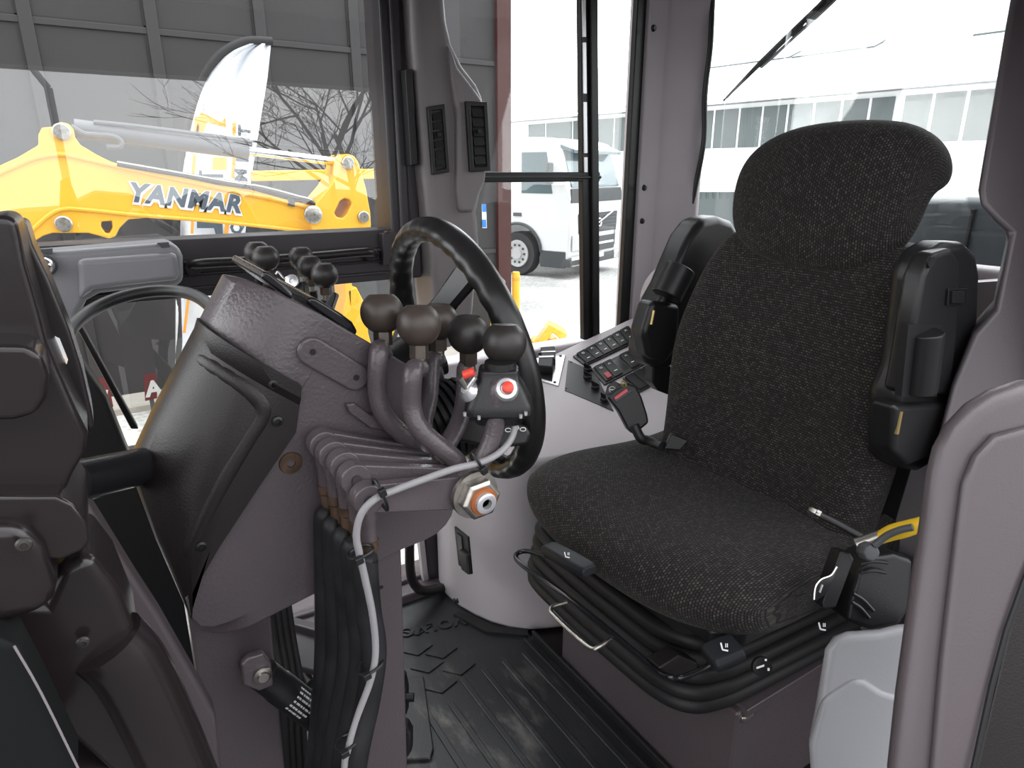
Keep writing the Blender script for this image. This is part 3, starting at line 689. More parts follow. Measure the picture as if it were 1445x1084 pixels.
o = obj('wiper_stalk', b, 'black', bevel=.003); tag(o, 'short black stalk sticking up beside the rightmost far lever', 'stalk')
# column cross tube to the left cowl
t = thing('cross_tube', 'glossy dark tube joining the console to the left cowl', 'tube', pY(140, 670, .66))
obj('tube', cyl(B(), pY(70, 688, .60), pY(215, 655, .72), .0185, 28), 'black_g', t)
obj('flange', cyl(B(), pY(66, 690, .595), pY(86, 685, .612), .024, 28), 'black', t)
# gas strut, its bracket, hoses behind
t = thing('gas_strut', 'black gas strut with white print on a plum bracket, low on the console leg', 'strut', pY(362, 950, .62))
b = B(); prism(b, LY([(341, 940), (352, 929), (372, 923), (383, 938), (386, 968), (366, 976), (344, 968)], .68), (0, .012, 0)); obj('bracket', b, 'plum', t, bevel=.003)
b = B(); prism(b, LY([(341, 940), (352, 929), (372, 923), (383, 938), (386, 968), (366, 976), (344, 968)], .64), (0, .006, 0)); obj('bracket', b, 'plum', t, bevel=.002)
g0, g1 = pY(366, 948, .66), pY(520, 1066, .66)
obj('cylinder', lathe(B(), [(.008, 0), (.0175, .006), (.0175, .03), (.0185, .033), (.0185, .18), (0, .18)], g0, g1 - g0, 26), 'black', t)
ga = (g1 - g0).normalized(); gs = Y3.cross(ga).normalized()
obj('pivot_pin', lathe(B(), [(.0095, 0), (.0095, .004), (.006, .005), (.0055, .008), (0, .008)], pY(370, 951, .64), -Y3, 20), 'steel', t)
b = B(); rd = random.Random(3)
for r in range(6):
    x = .052
    while x < .052 + .032 - .004 * abs(r - 3):
        w = rd.uniform(.0015, .004); th = (-62 + r * 17) * math.pi / 180
        c = g0 + ga * x + (gs * math.sin(th) - Y3 * math.cos(th)) * .0187
        obox(b, c, ga, gs * math.cos(th) + Y3 * math.sin(th), gs * math.sin(th) - Y3 * math.cos(th), w, .0022, .0004); x += w + .0012
obj('print', b, 'wprint', t, label='rows of fine white print')
for k, (x0, x1) in enumerate(((377, 404), (386, 412), (395, 421), (404, 430))):
    P = [pY(x0, 845, .98 + .008 * k), pY(x0 + 8, 900, .97 + .008 * k), pY((x0 + x1) / 2 + 6, 970, .95 + .008 * k), pY(x1, 1090, .93 + .008 * k)]
    P.insert(0, pY(x0 - 8, 790, .99 + .008 * k)); P.append(V((P[-1].x, P[-1].y, .01)))
    o = obj('loom_hose', tube(B(), P, .0075, 10, 6), 'hose_d')
    tag(o, ('leftmost', 'second from left', 'third from left', 'rightmost')[k] + ' of the four thin black hoses behind the gas strut', 'hose', 'thin hoses behind the gas strut')
# pedals
t = thing('accelerator_pedal', 'grey ribbed foot pedal behind the black cables', 'pedal', pZ(440, 940, .02))
q = [pD(421, 940, 1.52), pD(430, 895, 1.56), pD(500, 905, 1.56), pD(495, 955, 1.52)]
nq = (q[1] - q[0]).cross(q[3] - q[0]).normalized()
if nq.z < 0: nq = -nq
b = B(); prism(b, q, nq * .012); obj('pedal_plate', b, 'dkgrey', t, bevel=.003)
for k in range(4):
    s = sub(q, .12 + .2 * k, .16 + .2 * k, .1, .9) if False else sub(q, .1, .9, .06 + .14 * k, .12 + .14 * k)
    b = B(); prism(b, [p + nq * .012 for p in s], nq * .003); obj('tread_bar', b, 'rubber', t)
obj('pivot', tube(B(), [pD(430, 940, 1.55), pZ(440, 965, .01)], .012, 10, 1), 'black', t)
t = thing('brake_pedal', 'black pedal arm with a peg just right of the console post', 'pedal', pZ(572, 1000, .01))
b = B(); prism(b, [pD(x, y, 1.24) for x, y in ((560, 952), (570, 955), (574, 975), (574, 1010), (560, 1010))], c_f * .03); obj('arm', b, 'black', t, bevel=.004)
obj('peg', cyl(B(), pD(566, 985, 1.235), pD(584, 984, 1.235), .008, 12), 'black', t)
t = thing('inching_pedal', 'ribbed black pedal pad low beside the console post', 'pedal', pZ(570, 1060, .01))
b = B(); prism(b, [pD(x, y, 1.18) for x, y in ((558, 1020), (574, 1024), (580, 1036), (580, 1062), (574, 1072), (558, 1072))], c_f * .03); obj('pad', b, 'rubber', t, bevel=.005)
for k in range(5):
    b = B(); prism(b, [pD(x, y, 1.178) for x, y in ((560, 1028 + k * 8), (575, 1030 + k * 8), (575, 1033 + k * 8), (560, 1031 + k * 8))], c_f * .006); obj('rib', b, 'rubber', t)
# ------------------------------------------------------------------ near left: front post cowl
t = thing('front_cowl', 'glossy dark plum moulded cowl at the near left edge', 'cowl', pY(60, 800, .42))
b = B(); prism(b, LY([(-70, 330), (-10, 302), (22, 306), (29, 335), (36, 372), (54, 435), (67, 485), (88, 535), (107, 579), (124, 612), (120, 640), (104, 668), (88, 704), (70, 712), (-70, 712)], .40), (0, .05, 0)); obj('upper_panel', b, 'plum_g', t, bevel=.010, seg=5)
b = B(); prism(b, LY([(10, 318), (30, 310), (38, 318), (46, 345), (68, 391), (99, 468), (116, 522), (129, 578), (133, 602), (126, 614), (108, 580), (70, 500)], .45), (0, .035, 0)); obj('inner_flange', b, 'plum_g', t, bevel=.006, seg=4)
def drop(a, c, vec, name, m, par):
    b = B(); prism(b, [a, c, V((c.x, c.y, 0)), V((a.x, a.y, 0))], vec); obj(name, b, m, par, bevel=.006)
drop(pY(-60, 1090, .41), pY(286, 1090, .41), (0, .07, 0), 'foot_panel', 'plum_g', t)
b = B(); prism(b, LY([(-60, 486), (36, 488), (58, 500), (69, 530), (66, 562), (50, 586), (20, 594), (-60, 596)], .372), (0, .06, 0)); obj('rounded_boss', b, 'plum_g', t, bevel=.014, seg=6)
b = B(); prism(b, LY([(-60, 700), (80, 700), (104, 712), (122, 738), (127, 766), (118, 778), (86, 792), (60, 792), (40, 750), (-60, 752)], .385), (0, .08, 0)); obj('ledge', b, 'plum_g', t, bevel=.010, seg=4)
b = B(); prism(b, LY([(-60, 745), (30, 740), (62, 775), (80, 830), (76, 850), (60, 868), (-60, 900)], .375), (0, .08, 0)); obj('lower_ledge', b, 'plum_g', t, bevel=.010, seg=4)
b = B(); prism(b, LY([(-60, 850), (60, 850), (84, 800), (128, 782), (165, 830), (196, 905), (200, 935), (214, 962), (250, 1030), (286, 1100), (160, 1100), (-60, 900)], .41), (0, .07, 0)); obj('lower_panel', b, 'plum_g', t, bevel=.014, seg=5)
b = B(); tube(b, [pY(150, 905, .42), pY(182, 940, .42), pY(218, 1010, .42), pY(262, 1110, .42)], .022, 18, 5); obj('rolled_edge', b, 'plum_g', t)
for x, y, c in ((117, 906, .405), (34, 768, .37)): bolt('bolt', pY(x, y, c), -Y3, .0038, 'knob', t)
b = B(); prism(b, LY([(-80, 870), (25, 915), (60, 980), (112, 1090), (40, 1200), (-80, 1200)], .36), (0, .03, 0)); obj('door_seal', b, 'seal', t, bevel=.004)
obj('seal_lip', tube(B(), [pY(20, 912, .358), pY(58, 978, .358), pY(112, 1088, .358)], .0006, 8, 3), 'trim_shaded', t)
# lighter trim plate behind the cowl and sticker on it
b = B(); prism(b, LY([(100, 700), (121, 705), (140, 735), (161, 769), (194, 822), (226, 871), (284, 972), (305, 1010), (315, 1110), (220, 1110), (150, 900)], .60), (0, .03, 0)); o = obj('cowl_side_trim', b, 'plum_l', bevel=.010, seg=4)
tag(o, 'smooth grey trim plate sloping down between the left cowl and the console', 'trim')
t = thing('cowl_decal', 'white and orange sticker peeking behind the left cowl flange', 'sticker', pY(82, 490, .45))
b = B(); prism(b, LY([(66, 470), (84, 478), (96, 508), (94, 514), (80, 508)], .4485), (0, .001, 0)); obj('sheet', b, 'white', t)
b = B(); prism(b, LY([(76, 490), (79, 491), (92, 508), (91, 512)], .4475), (0, .001, 0)); obj('stripe', b, 'orange', t)
# ------------------------------------------------------------------ seat
seat = thing('operator_seat', 'dark woven fabric operator seat with headrest, arms folded up', 'seat', (.95, .76, 0))
def sup(t, p): return math.copysign(abs(t) ** p, t)
# cushion: stations across Y
def cush(y):
    k = (y - .775) / .285; e = max(0, 1 - abs(k) ** 5) ** .5
    xf = .628 + .03 * abs(k) ** 2.2 + (1 - e) * .07 + (.03 * max(0, -k) ** 2)
    xb = 1.13 - (1 - e) * .05
    zt = .545 + .022 * abs(k) ** 1.5 - (1 - e) * .05 - .012 * (1 - abs(k))
    zb = .435 + (1 - e) * .03
    P = []
    n = 28
    prof = [(xf + .05, zb), (xf + .018, zb + .012), (xf + .003, zb + .038), (xf, zb + .06), (xf + .012, zt - .022), (xf + .04, zt - .004), (xf + .09, zt + .004), (xf + .16, zt + .002), (xf + .24, zt - .006), (xf + .32, zt - .010), (xf + .40, zt - .004), (xb, zt + .004), (xb + .02, zt - .05), (xb + .01, zb + .01), (xb - .1, zb), (xf + .2, zb - .004)]
    return [V((x, y, z)) for x, z in prof]
ys = [.492, .496, .51, .54, .60, .68, .775, .87, .95, 1.01, 1.04, 1.054, 1.058]
obj('seat_cushion', loft(B(), [cush(y) for y in ys]), 'fabric', seat, sub=2)
# backrest: stations up Z
def back(z):
    t = (z - .53) / .50
    xf = .985 + .125 * t + .02 * math.cos(t * 5)
    yc = .748 - .004 * t
    hw = .235 + .012 * math.sin(t * 3.1) - .035 * max(0, t - .5) * 2
    e = 1.
    if t > .8: e = math.sqrt(max(0.02, 1 - ((t - .8) / .22) ** 2))
    hw *= .55 + .45 * e
    th = .10 * (.6 + .4 * e)
    bol = .03 * (1 - max(0, t - .5))
    pr = [(-1, .3), (-.985, .08), (-.93, -.16), (-.8, -.26), (-.6, -.12), (-.3, .0), (0, .03), (.3, .0), (.6, -.12), (.8, -.26), (.93, -.16), (.985, .08), (1, .3), (.96, .8), (.7, 1), (0, 1.05), (-.7, 1), (-.96, .8)]
    return [V((xf + (bol * 4 * q if q < 0 else th * q), yc + hw * s, z)) for s, q in pr]
zs = [.50, .52, .56, .62, .68, .74, .80, .86, .92, .955, .985, 1.0, 1.008]
obj('backrest', loft(B(), [back(z) for z in zs]), 'fabric', seat, sub=2)
# headrest: a rolled pad, stations across Y
def head(k):
    y = .745 + .180 * k; e = max(0., 1 - abs(k) ** (3.6 if k < 0 else 2.5)) ** .42
    s = .12 + .88 * e
    prof = [(1.072, .955), (1.062, .985), (1.060, 1.04), (1.066, 1.10), (1.078, 1.15), (1.10, 1.19), (1.14, 1.207), (1.185, 1.203), (1.238, 1.186), (1.268, 1.15), (1.262, 1.12), (1.222, 1.106), (1.18, 1.085), (1.150, 1.05), (1.135, 1.0), (1.115, .96), (1.095, .948)]
    cx, cz = 1.12, 1.085
    return [V((cx + (x - cx) * (.2 + .8 * e), y, cz + (z - cz) * s)) for x, z in prof]
ys = [-1, -.992, -.97, -.93, -.86, -.72, -.5, -.2, .1, .4, .62, .78, .88, .95, .985, 1]
hr = obj('headrest', loft(B(), [head(y) for y in ys]), 'fabric', seat, sub=2)
b = B(); prism(b, [V((1.13, .70, .90)), V((1.16, .70, .90)), V((1.185, .70, 1.12)), V((1.155, .70, 1.12))], (0, .10, 0)); obj('headrest_post', b, 'black', seat, bevel=.006)
b = B(); prism(b, LY([(1262, 330), (1285, 250), (1294, 255), (1280, 340)], .60), (0, .04, 0)); obj('headrest_guide', b, 'black', seat, bevel=.004)
# back shell, base pan
b = B(); prism(b, [V((1.07, .53, .48)), V((1.16, .53, .48)), V((1.25, .53, .98)), V((1.19, .53, .98))], (0, .43, 0)); obj('back_shell', b, 'black', seat, bevel=.02)
b = B(); prism(b, [V((x, y, .425)) for x, y in ((.70, .55), (.74, .52), (1.15, .50), (1.15, 1.03), (.72, 1.03), (.69, .98))], (0, 0, .03)); obj('seat_pan', b, 'black', seat, bevel=.008)
# armrests folded up
def arm(poly, y, th, hinge0, hinge1, r, name, pin0, pin1):
    b = B(); prism(b, LY(poly, y), (0, th, 0)); a = obj(name, b, 'black', seat, bevel=.018, seg=5)
    obj('hinge_drum', cyl(B(), pY(*hinge0, y - .010), pY(*hinge1, y - .010), r, 24), 'black', a, bevel=.003)
    for p, q in ((hinge0, pin0), (hinge1, pin1)): pass
    obj('hinge_pin', cyl(B(), pY(*pin0, y - .012), pY(*pin1, y - .012), .0035, 10), 'brass', a, label='brass pin')
    return a
a = arm([(1262, 652), (1268, 560), (1284, 520), (1296, 440), (1304, 385), (1318, 354), (1340, 342), (1366, 342), (1382, 356), (1387, 385), (1384, 450), (1368, 540), (1352, 610), (1328, 652), (1300, 668), (1276, 664)], .475, .05, (1306, 468), (1296, 552), .0245, 'armrest', (1271, 580), (1265, 612))
b = B(); prism(b, LY([(1303, 390), (1318, 358), (1346, 350), (1356, 368), (1352, 480), (1342, 560), (1272, 556), (1280, 520), (1290, 462)], .466), (0, .03, 0)); obj('armrest_face', b, 'black', a, bevel=.009, seg=4)
b = B(); prism(b, LY([(1282, 458), (1330, 458), (1322, 560), (1272, 560)], .4655), (0, .01, 0)); obj('hinge_recess', b, 'rubber', a)
b = B(); prism(b, LY([(1264, 572), (1340, 570), (1334, 620), (1316, 646), (1282, 660), (1262, 640)], .462), (0, .04, 0)); obj('hinge_housing', b, 'black', a, bevel=.010, seg=4)
b = B(); prism(b, LY([(1339, 408), (1366, 407), (1365, 431), (1337, 432)], .462), (0, .01, 0)); k = obj('rocker_switch', b, 'black_g', a, bevel=.0015)
b = B(); prism(b, LY([(1345, 411), (1362, 411), (1361, 428), (1344, 428)], .459), (0, .006, 0)); obj('rocker', b, 'black', k, bevel=.001)
obj('plug_hole', lathe(B(), [(.008, 0), (.008, .002), (.005, .002), (0, .001)], pY(1313, 370, .4655), -Y3, 16), 'rubber', a)
a = arm([(1046, 330), (1036, 312), (1016, 305), (992, 310), (974, 334), (958, 370), (945, 402), (932, 425), (918, 470), (910, 505), (920, 520), (945, 524), (965, 505), (1000, 440), (1030, 380)], 1.03, .07, (960, 378), (940, 418), .034, 'armrest', (923, 438), (919, 458))
b = B(); prism(b, LY([(922, 425), (962, 430), (958, 490), (940, 516), (916, 506), (908, 470)], 1.02), (0, .05, 0)); obj('hinge_housing', b, 'black', a, bevel=.014, seg=4)
b = B(); prism(b, LY([(922, 510), (948, 515), (950, 560), (930, 552), (921, 540)], 1.04), (0, .03, 0)); obj('armrest_bracket', b, 'black', seat, bevel=.006)
# adjusting levers, wire handles, suspension bellows, base
def pad_lever(name, a, e, w, th, lab):
    ax = (e - a).normalized(); s = Z3.cross(ax).normalized(); u = ax.cross(s)
    R = []
    for k, f in ((0, .75), (.08, 1), (.5, 1.05), (.92, 1), (1, .8)):
        c = a.lerp(e, k); R.append([c + s * (w * f * x) + u * (th * f * z) for x, z in ((-1, -.3), (-.8, -1), (.8, -1), (1, -.3), (1, .3), (.75, .9), (-.75, .9), (-1, .3))])
    return obj(name, loft(B(), R, uv=False), 'paddle', seat, bevel=.003, label=lab), ax, s, u
def seat_icon(par, c, ax, up, n, z):
    """tiny seat symbol with an arrow: back stroke, cushion stroke and dots"""
    b = B()
    for p, q, w in (((-.5, 1), (-.25, .0), .22), ((-.25, 0), (.55, -.15), .22), ((.2, .9), (.2, .35), .12), ((.45, .9), (.45, .35), .12)):
        P, Q = c + ax * (p[0] * z) + up * (p[1] * z), c + ax * (q[0] * z) + up * (q[1] * z)
        obox(b, (P + Q) / 2, Q - P, n.cross(Q - P), n, (Q - P).length, w * z, .0008)
    return obj('seat_icon', b, 'white', par, label='white seat symbol')
o, ax, s, u = pad_lever('adjusting_lever', pD(772, 772, 1.15), pD(833, 806, 1.05), .018, .010, 'dark grey paddle with white seat symbol')
seat_icon(o, pD(800, 786, 1.08), c_r, c_u, -c_f, .008)
o, ax, s, u = pad_lever('adjusting_lever', pD(998, 930, .96), pD(1042, 912, .97), .024, .012, 'dark grey paddle with white seat symbol')
seat_icon(o, pD(1022, 917, .945), c_r, c_u, -c_f, .010)
pts = [(790, 790, 1.22), (745, 778, 1.30), (728, 784, 1.30), (740, 800, 1.27), (800, 842, 1.17), (870, 898, 1.09), (925, 945, 1.03), (945, 955, 1.01), (962, 956, 1.01), (1000, 940, .99), (1015, 925, .99)]
obj('wire_handle', tube(B(), [pD(*p) for p in pts], .0048, 10, 6), 'black_g', seat)
pts = [(800, 850, 1.22), (778, 858, 1.21), (785, 872, 1.19), (830, 912, 1.11), (845, 913, 1.10), (862, 902, 1.11)]
obj('wire_handle', tube(B(), [pD(*p) for p in pts], .0042, 10, 6), 'steel', seat, label='bare steel wire handle')
for k in range(5):
    z = .385 - .026 * k; o_ = .006 * max(0, 3 - k)
    P = [V((1.12, .548 + o_, z)), V((.83, .56 + o_, z)), V((.755 + o_, .568 + o_, z)), V((.715 + o_, .585 + o_, z)), V((.692 + o_, .625 + o_, z)), V((.684 + o_, .70, z)), V((.682 + o_, .90, z)), V((.70 + o_, 1.03, z)), V((.8, 1.045, z)), V((1.12, 1.045, z))]
    obj('bellows_fold', tube(B(), P, .0145, 12, 6), 'rubber', seat)
b = B(); prism(b, [V((x, y, .27)) for x, y in ((.71, .62), (.75, .585), (1.14, .56), (1.14, 1.03), (.71, 1.03))], (0, 0, .16)); obj('suspension_body', b, 'rubber', seat, bevel=.01)
obj('weight_dial', lathe(B(), [(.015, 0), (.0145, .006), (.009, .007), (0, .007)], pD(1074, 940, .985), (-c_f + Z3 * .1), 24), 'black', seat)
b = B(); c = pD(1073, 941, .976); obox(b, c, c_r + c_u * .35, c_u, -c_f, .012, .0028, .001); obox(b, c + c_r * .008 + c_u * .010, c_r, c_u, -c_f, .003, .003, .001); obox(b, c + c_r * .012 - c_u * .004, c_r, c_u, -c_f, .003, .004, .001); obj('dial_mark', b, 'white', seat)
b = B(); prism(b, LY([(930, 944), (960, 925), (985, 935), (985, 955), (950, 962)], .58), (0, .03, 0)); obj('linkage_bracket', b, 'plum_d', seat, bevel=.004)
seat_icon(seat, pD(1160, 888, .99), c_r, c_u, -c_f, .010)
# raised platform under the seat
t = thing('seat_platform', 'dark plum welded box under the seat', 'platform', (.95, .8, 0))
b = B(); box(b, (.785, .545, 0), (1.52, 1.035, .255)); obj('box', b, 'plum', t, bevel=.006)
b = B(); box(b, (.80, .538, .245), (1.2, .575, .262)); obj('angle_strip', b, 'plum', t, bevel=.002)
b = B(); obox(b, V((.81, .545, .24)), X3, Y3, Z3, .03, .01, .012); obj('weld_bead', b, 'steel', t, bevel=.004)
# ------------------------------------------------------------------ belt buckle, far side
t = thing('belt_buckle', 'black seat belt buckle with red release button, at the far side of the cushion', 'buckle', pD(890, 590, 1.46))
d0 = 1.44
fr = lambda x, y, d=d0: pD(x, y, d)
b = B(); prism(b, [fr(x, y) for x, y in ((856, 560), (868, 549), (884, 540), (898, 545), (906, 560), (914, 585), (916, 597), (895, 614), (886, 606), (872, 580))], c_f * .035); k = obj('housing', b, 'black', t, bevel=.006)
b = B(); prism(b, [fr(x, y, d0 - .003) for x, y in ((866, 564), (889, 549), (893, 553), (870, 568))], c_f * .006); obj('release_button', b, 'black_g', k, bevel=.001)
b = B(); prism(b, [fr(x, y, d0 - .006) for x, y in ((867, 561), (884, 548.5), (887, 552), (869, 565))], c_f * .01); obj('release_button', b, 'pink', t, bevel=.0015, label='red release button')
b = B(); prism(b, [fr(x, y, d0 + .01) for x, y in ((854, 556), (857, 545), (866, 537), (876, 542), (882, 548), (866, 562))], c_f * .006); tg = obj('latch_tongue', b, 'black', t, bevel=.002)
c = fr(864, 550, d0 + .008); obj('round_emblem', tube(B(), [c + c_r * (.0068 * math.cos(i * .5236)) + c_u * (.0068 * math.sin(i * .5236)) for i in range(12)], .0009, 6, 2, True), 'wprint', tg)
b = B(); obox(b, c, c_r, c_u, c_f, .011, .0028, .001); obj('emblem_bar', b, 'wprint', tg)
obj('tongue_ring', tube(B(), [fr(876, 541), fr(880, 538), fr(884, 543), fr(881, 547)], .0022, 6, 3, True), 'brass', tg)
obj('stalk', tube(B(), [fr(895, 600), fr(904, 618), fr(915, 622), fr(925, 626, 1.40), fr(935, 630, 1.38)], .011, 10, 5), 'hose_d', t)
b = B(); prism(b, [fr(x, y, 1.37) for x, y in ((938, 634), (948, 612), (972, 622), (960, 636))], c_f * .02); obj('anchor_plate', b, 'black', t, bevel=.003)
# ------------------------------------------------------------------ near side of the seat
t = thing('belt_retractor', 'black ribbed seat belt reel box beside the seat cushion', 'seat belt reel', pD(1225, 840, .98))
b = B(); prism(b, [pD(x, y, .98) for x, y in ((1196, 878), (1200, 850), (1212, 805), (1228, 786), (1262, 780), (1290, 790), (1286, 860), (1270, 884), (1230, 890))], c_f * .07); k = obj('housing', b, 'black', t, bevel=.008, seg=4)
for q in ((1214, 796, 1252, 794), (1214, 808, 1250, 808), (1204, 838, 1232, 862), (1202, 850, 1226, 872)):
    obj('rib', tube(B(), [pD(q[0], q[1], .975), pD((q[0] + q[2]) / 2, (q[1] + q[3]) / 2 - 3, .972), pD(q[2], q[3], .975)], .003, 8, 4), 'black', k)
t = thing('belt_tongue', 'chrome belt tongue in a black guide beside the near edge of the cushion', 'buckle', pD(1175, 830, .95))
b = B(); prism(b, [pD(x, y, .95) for x, y in ((1186, 778), (1200, 780), (1206, 790), (1180, 858), (1162, 860), (1160, 850))], c_f * .03); obj('guide', b, 'black', t, bevel=.003)
b = B(); prism(b, [pD(x, y, .946) for x, y in ((1149, 846), (1152, 828), (1160, 818), (1172, 812), (1180, 800), (1183, 802), (1176, 818), (1164, 840), (1152, 848))], c_f * .003); obj('tongue_plate', b, 'black_g', t, bevel=.0005)
obj('chrome_edge', tube(B(), [pD(1149, 846, .945), pD(1151, 829, .945), pD(1159, 818, .945), pD(1173, 812, .945), pD(1181, 800, .945)], .0016, 8, 4), 'chrome', t)
b = B(); prism(b, [pD(x, y, .944) for x, y in ((1156, 836), (1160, 825), (1162, 826), (1158, 837))], c_f * .002); obj('tongue_slot', b, 'silver', t)
t = thing('air_blow_gun', 'yellow handled air blow gun with black nozzle lying beside the seat', 'blow gun', pD(1225, 765, .93))
obj('nozzle_pipe', tube(B(), [pD(1150, 724, .98), pD(1180, 738, .97), pD(1220, 760, .95)], .0055, 12, 4), 'hose_d', t)
obj('nozzle_tip', lathe(B(), [(.0045, 0), (.0065, .003), (.0065, .010), (.0075, .011), (.0075, .017), (0, .017)], pD(1141, 719, .985), pD(1180, 738, .97) - pD(1141, 719, .985), 6), 'steel', t, label='bare metal nozzle tip')
obj('valve_body', cyl(B(), pD(1208, 770, .945), pD(1245, 757, .935), .010, 16), 'steel', t)
obj('valve_knob', lathe(B(), [(.012, -.01), (.014, -.004), (.014, .006), (.011, .012), (0, .013)], pD(1224, 778, .93), -c_f, 8), 'dkgrey', t, bevel=.002)
obj('grip', tube(B(), [pD(1240, 760, .935), pD(1258, 752, .925), pD(1280, 746, .91), pD(1310, 736, .89)], lambda s: .0085 + .003 * math.sin(s * 3.1), 14, 5), 'yellow_t', t, label='yellow grip')
obj('trigger_lever', tube(B(), [pD(1234, 770, .92), pD(1250, 757, .912), pD(1270, 748, .90), pD(1288, 744, .89)], .005, 10, 5), 'dkgrey', t)
# moulded grey storage box at the lower right
t = thing('storage_box', 'light grey moulded storage box left of the seat, behind the plum panel', 'box', pD(1215, 1000, .84))
fw = V((c_f.x, c_f.y, 0)).normalized()
c = pD(1225, 893, .88); rt = c_r
def sbx(x, y, d): return pD(x, y, d)
b = B()
top = [pD(1180, 896, .86), pD(1245, 890, .86), pD(1330, 880, .86)]
P = [pD(x, y, .84) for x, y in ((1141, 1046), (1150, 1000), (1164, 915), (1176, 897), (1195, 890), (1240, 887), (1268, 880), (1340, 876), (1340, 1180), (1150, 1180))]
prism(b, P, ray(1160, 960) * .12); obj('shell', b, 'trim_l', t, bevel=.016, seg=5)
P = [pD(x, y, .835) for x, y in ((1141, 1050), (1158, 985), (1172, 975), (1192, 962), (1204, 954), (1222, 956), (1246, 972), (1300, 990), (1300, 1180), (1150, 1180))]
b = B(); prism(b, P, ray(1160, 960) * .05); obj('lower_front', b, 'trim_l', t, bevel=.012, seg=5)
drop(pD(1150, 1175, .84), pD(1340, 1175, .84), ray(1160, 960) * .12, 'base', 'trim_l', t)
# plum panel at the right edge: inner end of the opened door frame
t = thing('door_edge_panel', 'plum door panel edge with rounded top, at the near right', 'door panel', pD(1340, 1000, .6))
P = [pD(x, y, .58) for x, y in ((1246, 1130), (1262, 980), (1284, 820), (1299, 720), (1306, 665), (1316, 625), (1334, 592), (1362, 562), (1395, 542), (1440, 528), (1500, 522), (1500, 700), (1440, 840), (1418, 905), (1360, 1130))]
b = B(); prism(b, P, ray(1290, 800) * .10); obj('panel', b, 'plum_l', t, bevel=.024, seg=6)
drop(pD(1248, 1125, .58), pD(1360, 1125, .58), ray(1290, 800) * .10, 'panel_foot', 'plum_l', t)
P = [pD(x, y, .572) for x, y in ((1308, 1130), (1325, 930), (1345, 760), (1356, 680), (1372, 640), (1400, 610), (1500, 585), (1500, 700), (1440, 840), (1418, 905), (1360, 1130))]
b = B(); prism(b, P, ray(1290, 800) * .03); obj('raised_face', b, 'plum_l', t, bevel=.010, seg=4)
P = [pD(x, y, .60) for x, y in ((1365, 1130), (1424, 880), (1520, 600), (1520, 1130))]
b = B(); prism(b, P, ray(1340, 900) * .05); obj('outer_skin', b, 'plum_d', t, bevel=.004)
obj('seal', tube(B(), [pD(1364, 1130, .57), pD(1420, 890, .57), pD(1500, 690, .57)], .0025, 8, 3), 'rubber', t)
# ------------------------------------------------------------------ right-hand console
PA, PB, PC = V((.98, 1.4, .59)), V((1.32, 1.45, .69)), V((1.1, 1.05, .52))
NP = (PB - PA).cross(PC - PA).normalized()
if NP.z < 0: NP = -NP
def plz(x, y): return PA.z - (NP.x * (x - PA.x) + NP.y * (y - PA.y)) / NP.z
con2 = thing('side_console', 'grey moulded console between seat and right wall, with rounded front end', 'console', (.95, 1.3, 0))
plan = [(.668, 1.468), (.668, 1.40), (.675, 1.35), (.692, 1.295), (.715, 1.245), (.742, 1.205), (.772, 1.175), (.81, 1.155), (.87, 1.13), (.95, 1.09), (1.05, 1.052), (1.5, 1.05), (1.54, 1.05), (1.54, 1.468)]
b = B()
lo = [b.verts.new((x, y, .0)) for x, y in plan]; hi = [b.verts.new((x, y, max(plz(x, y), .475))) for x, y in plan]
n = len(plan); b.faces.new(lo[::-1])
for i in range(n): b.faces.new((lo[i], lo[(i + 1) % n], hi[(i + 1) % n], hi[i]))
cv = b.verts.new((.95, 1.28, plz(.95, 1.28) + .004))
for i in range(n): b.faces.new((hi[i], hi[(i + 1) % n], cv))
obj('shell', b, 'trim', con2, bevel=.016, seg=4, angle=50)
b = B(); prism(b, [pZ(x, y, .0) for x, y in ((648, 868), (690, 888), (745, 893), (745, 902), (685, 897), (640, 872))], (0, 0, .012)); obj('kick_strip', b, 'rubber', con2)
# slot with dark tray, screws on the front end
q = [pD(645, 742, 1.60), pD(664, 757, 1.53), pD(669, 810, 1.53), pD(651, 797, 1.60)]
nf = (q[1] - q[0]).cross(q[3] - q[0]).normalized()
if nf.dot(CAM - q[0]) < 0: nf = -nf
b = B(); prism(b, [p + nf * .002 for p in q], nf * .006); obj('wall_slot', b, 'rubber', con2, bevel=.002)
b = B(); prism(b, [p + nf * .006 for p in sub(q, .25, .6, .1, .8)], nf * .006); obj('slot_latch', b, 'black_g', con2, bevel=.001)
b = B(); prism(b, [p + nf * .006 for p in sub(q, .6, 1.15, .4, .95)], nf * .014); obj('slot_lever', b, 'black', con2, bevel=.004)
for x in (642, 646): bolt('screw', pD(x, 848, 1.72), nf, .007, 'black', con2)
def PQ(*pts): return [pP(x, y, PA, NP) for x, y in pts]
def plate(name, q, h, m, par, z=.001, **k):
    b = B(); prism(b, [p + NP * z for p in q], NP * h); return obj(name, b, m, par, **k)
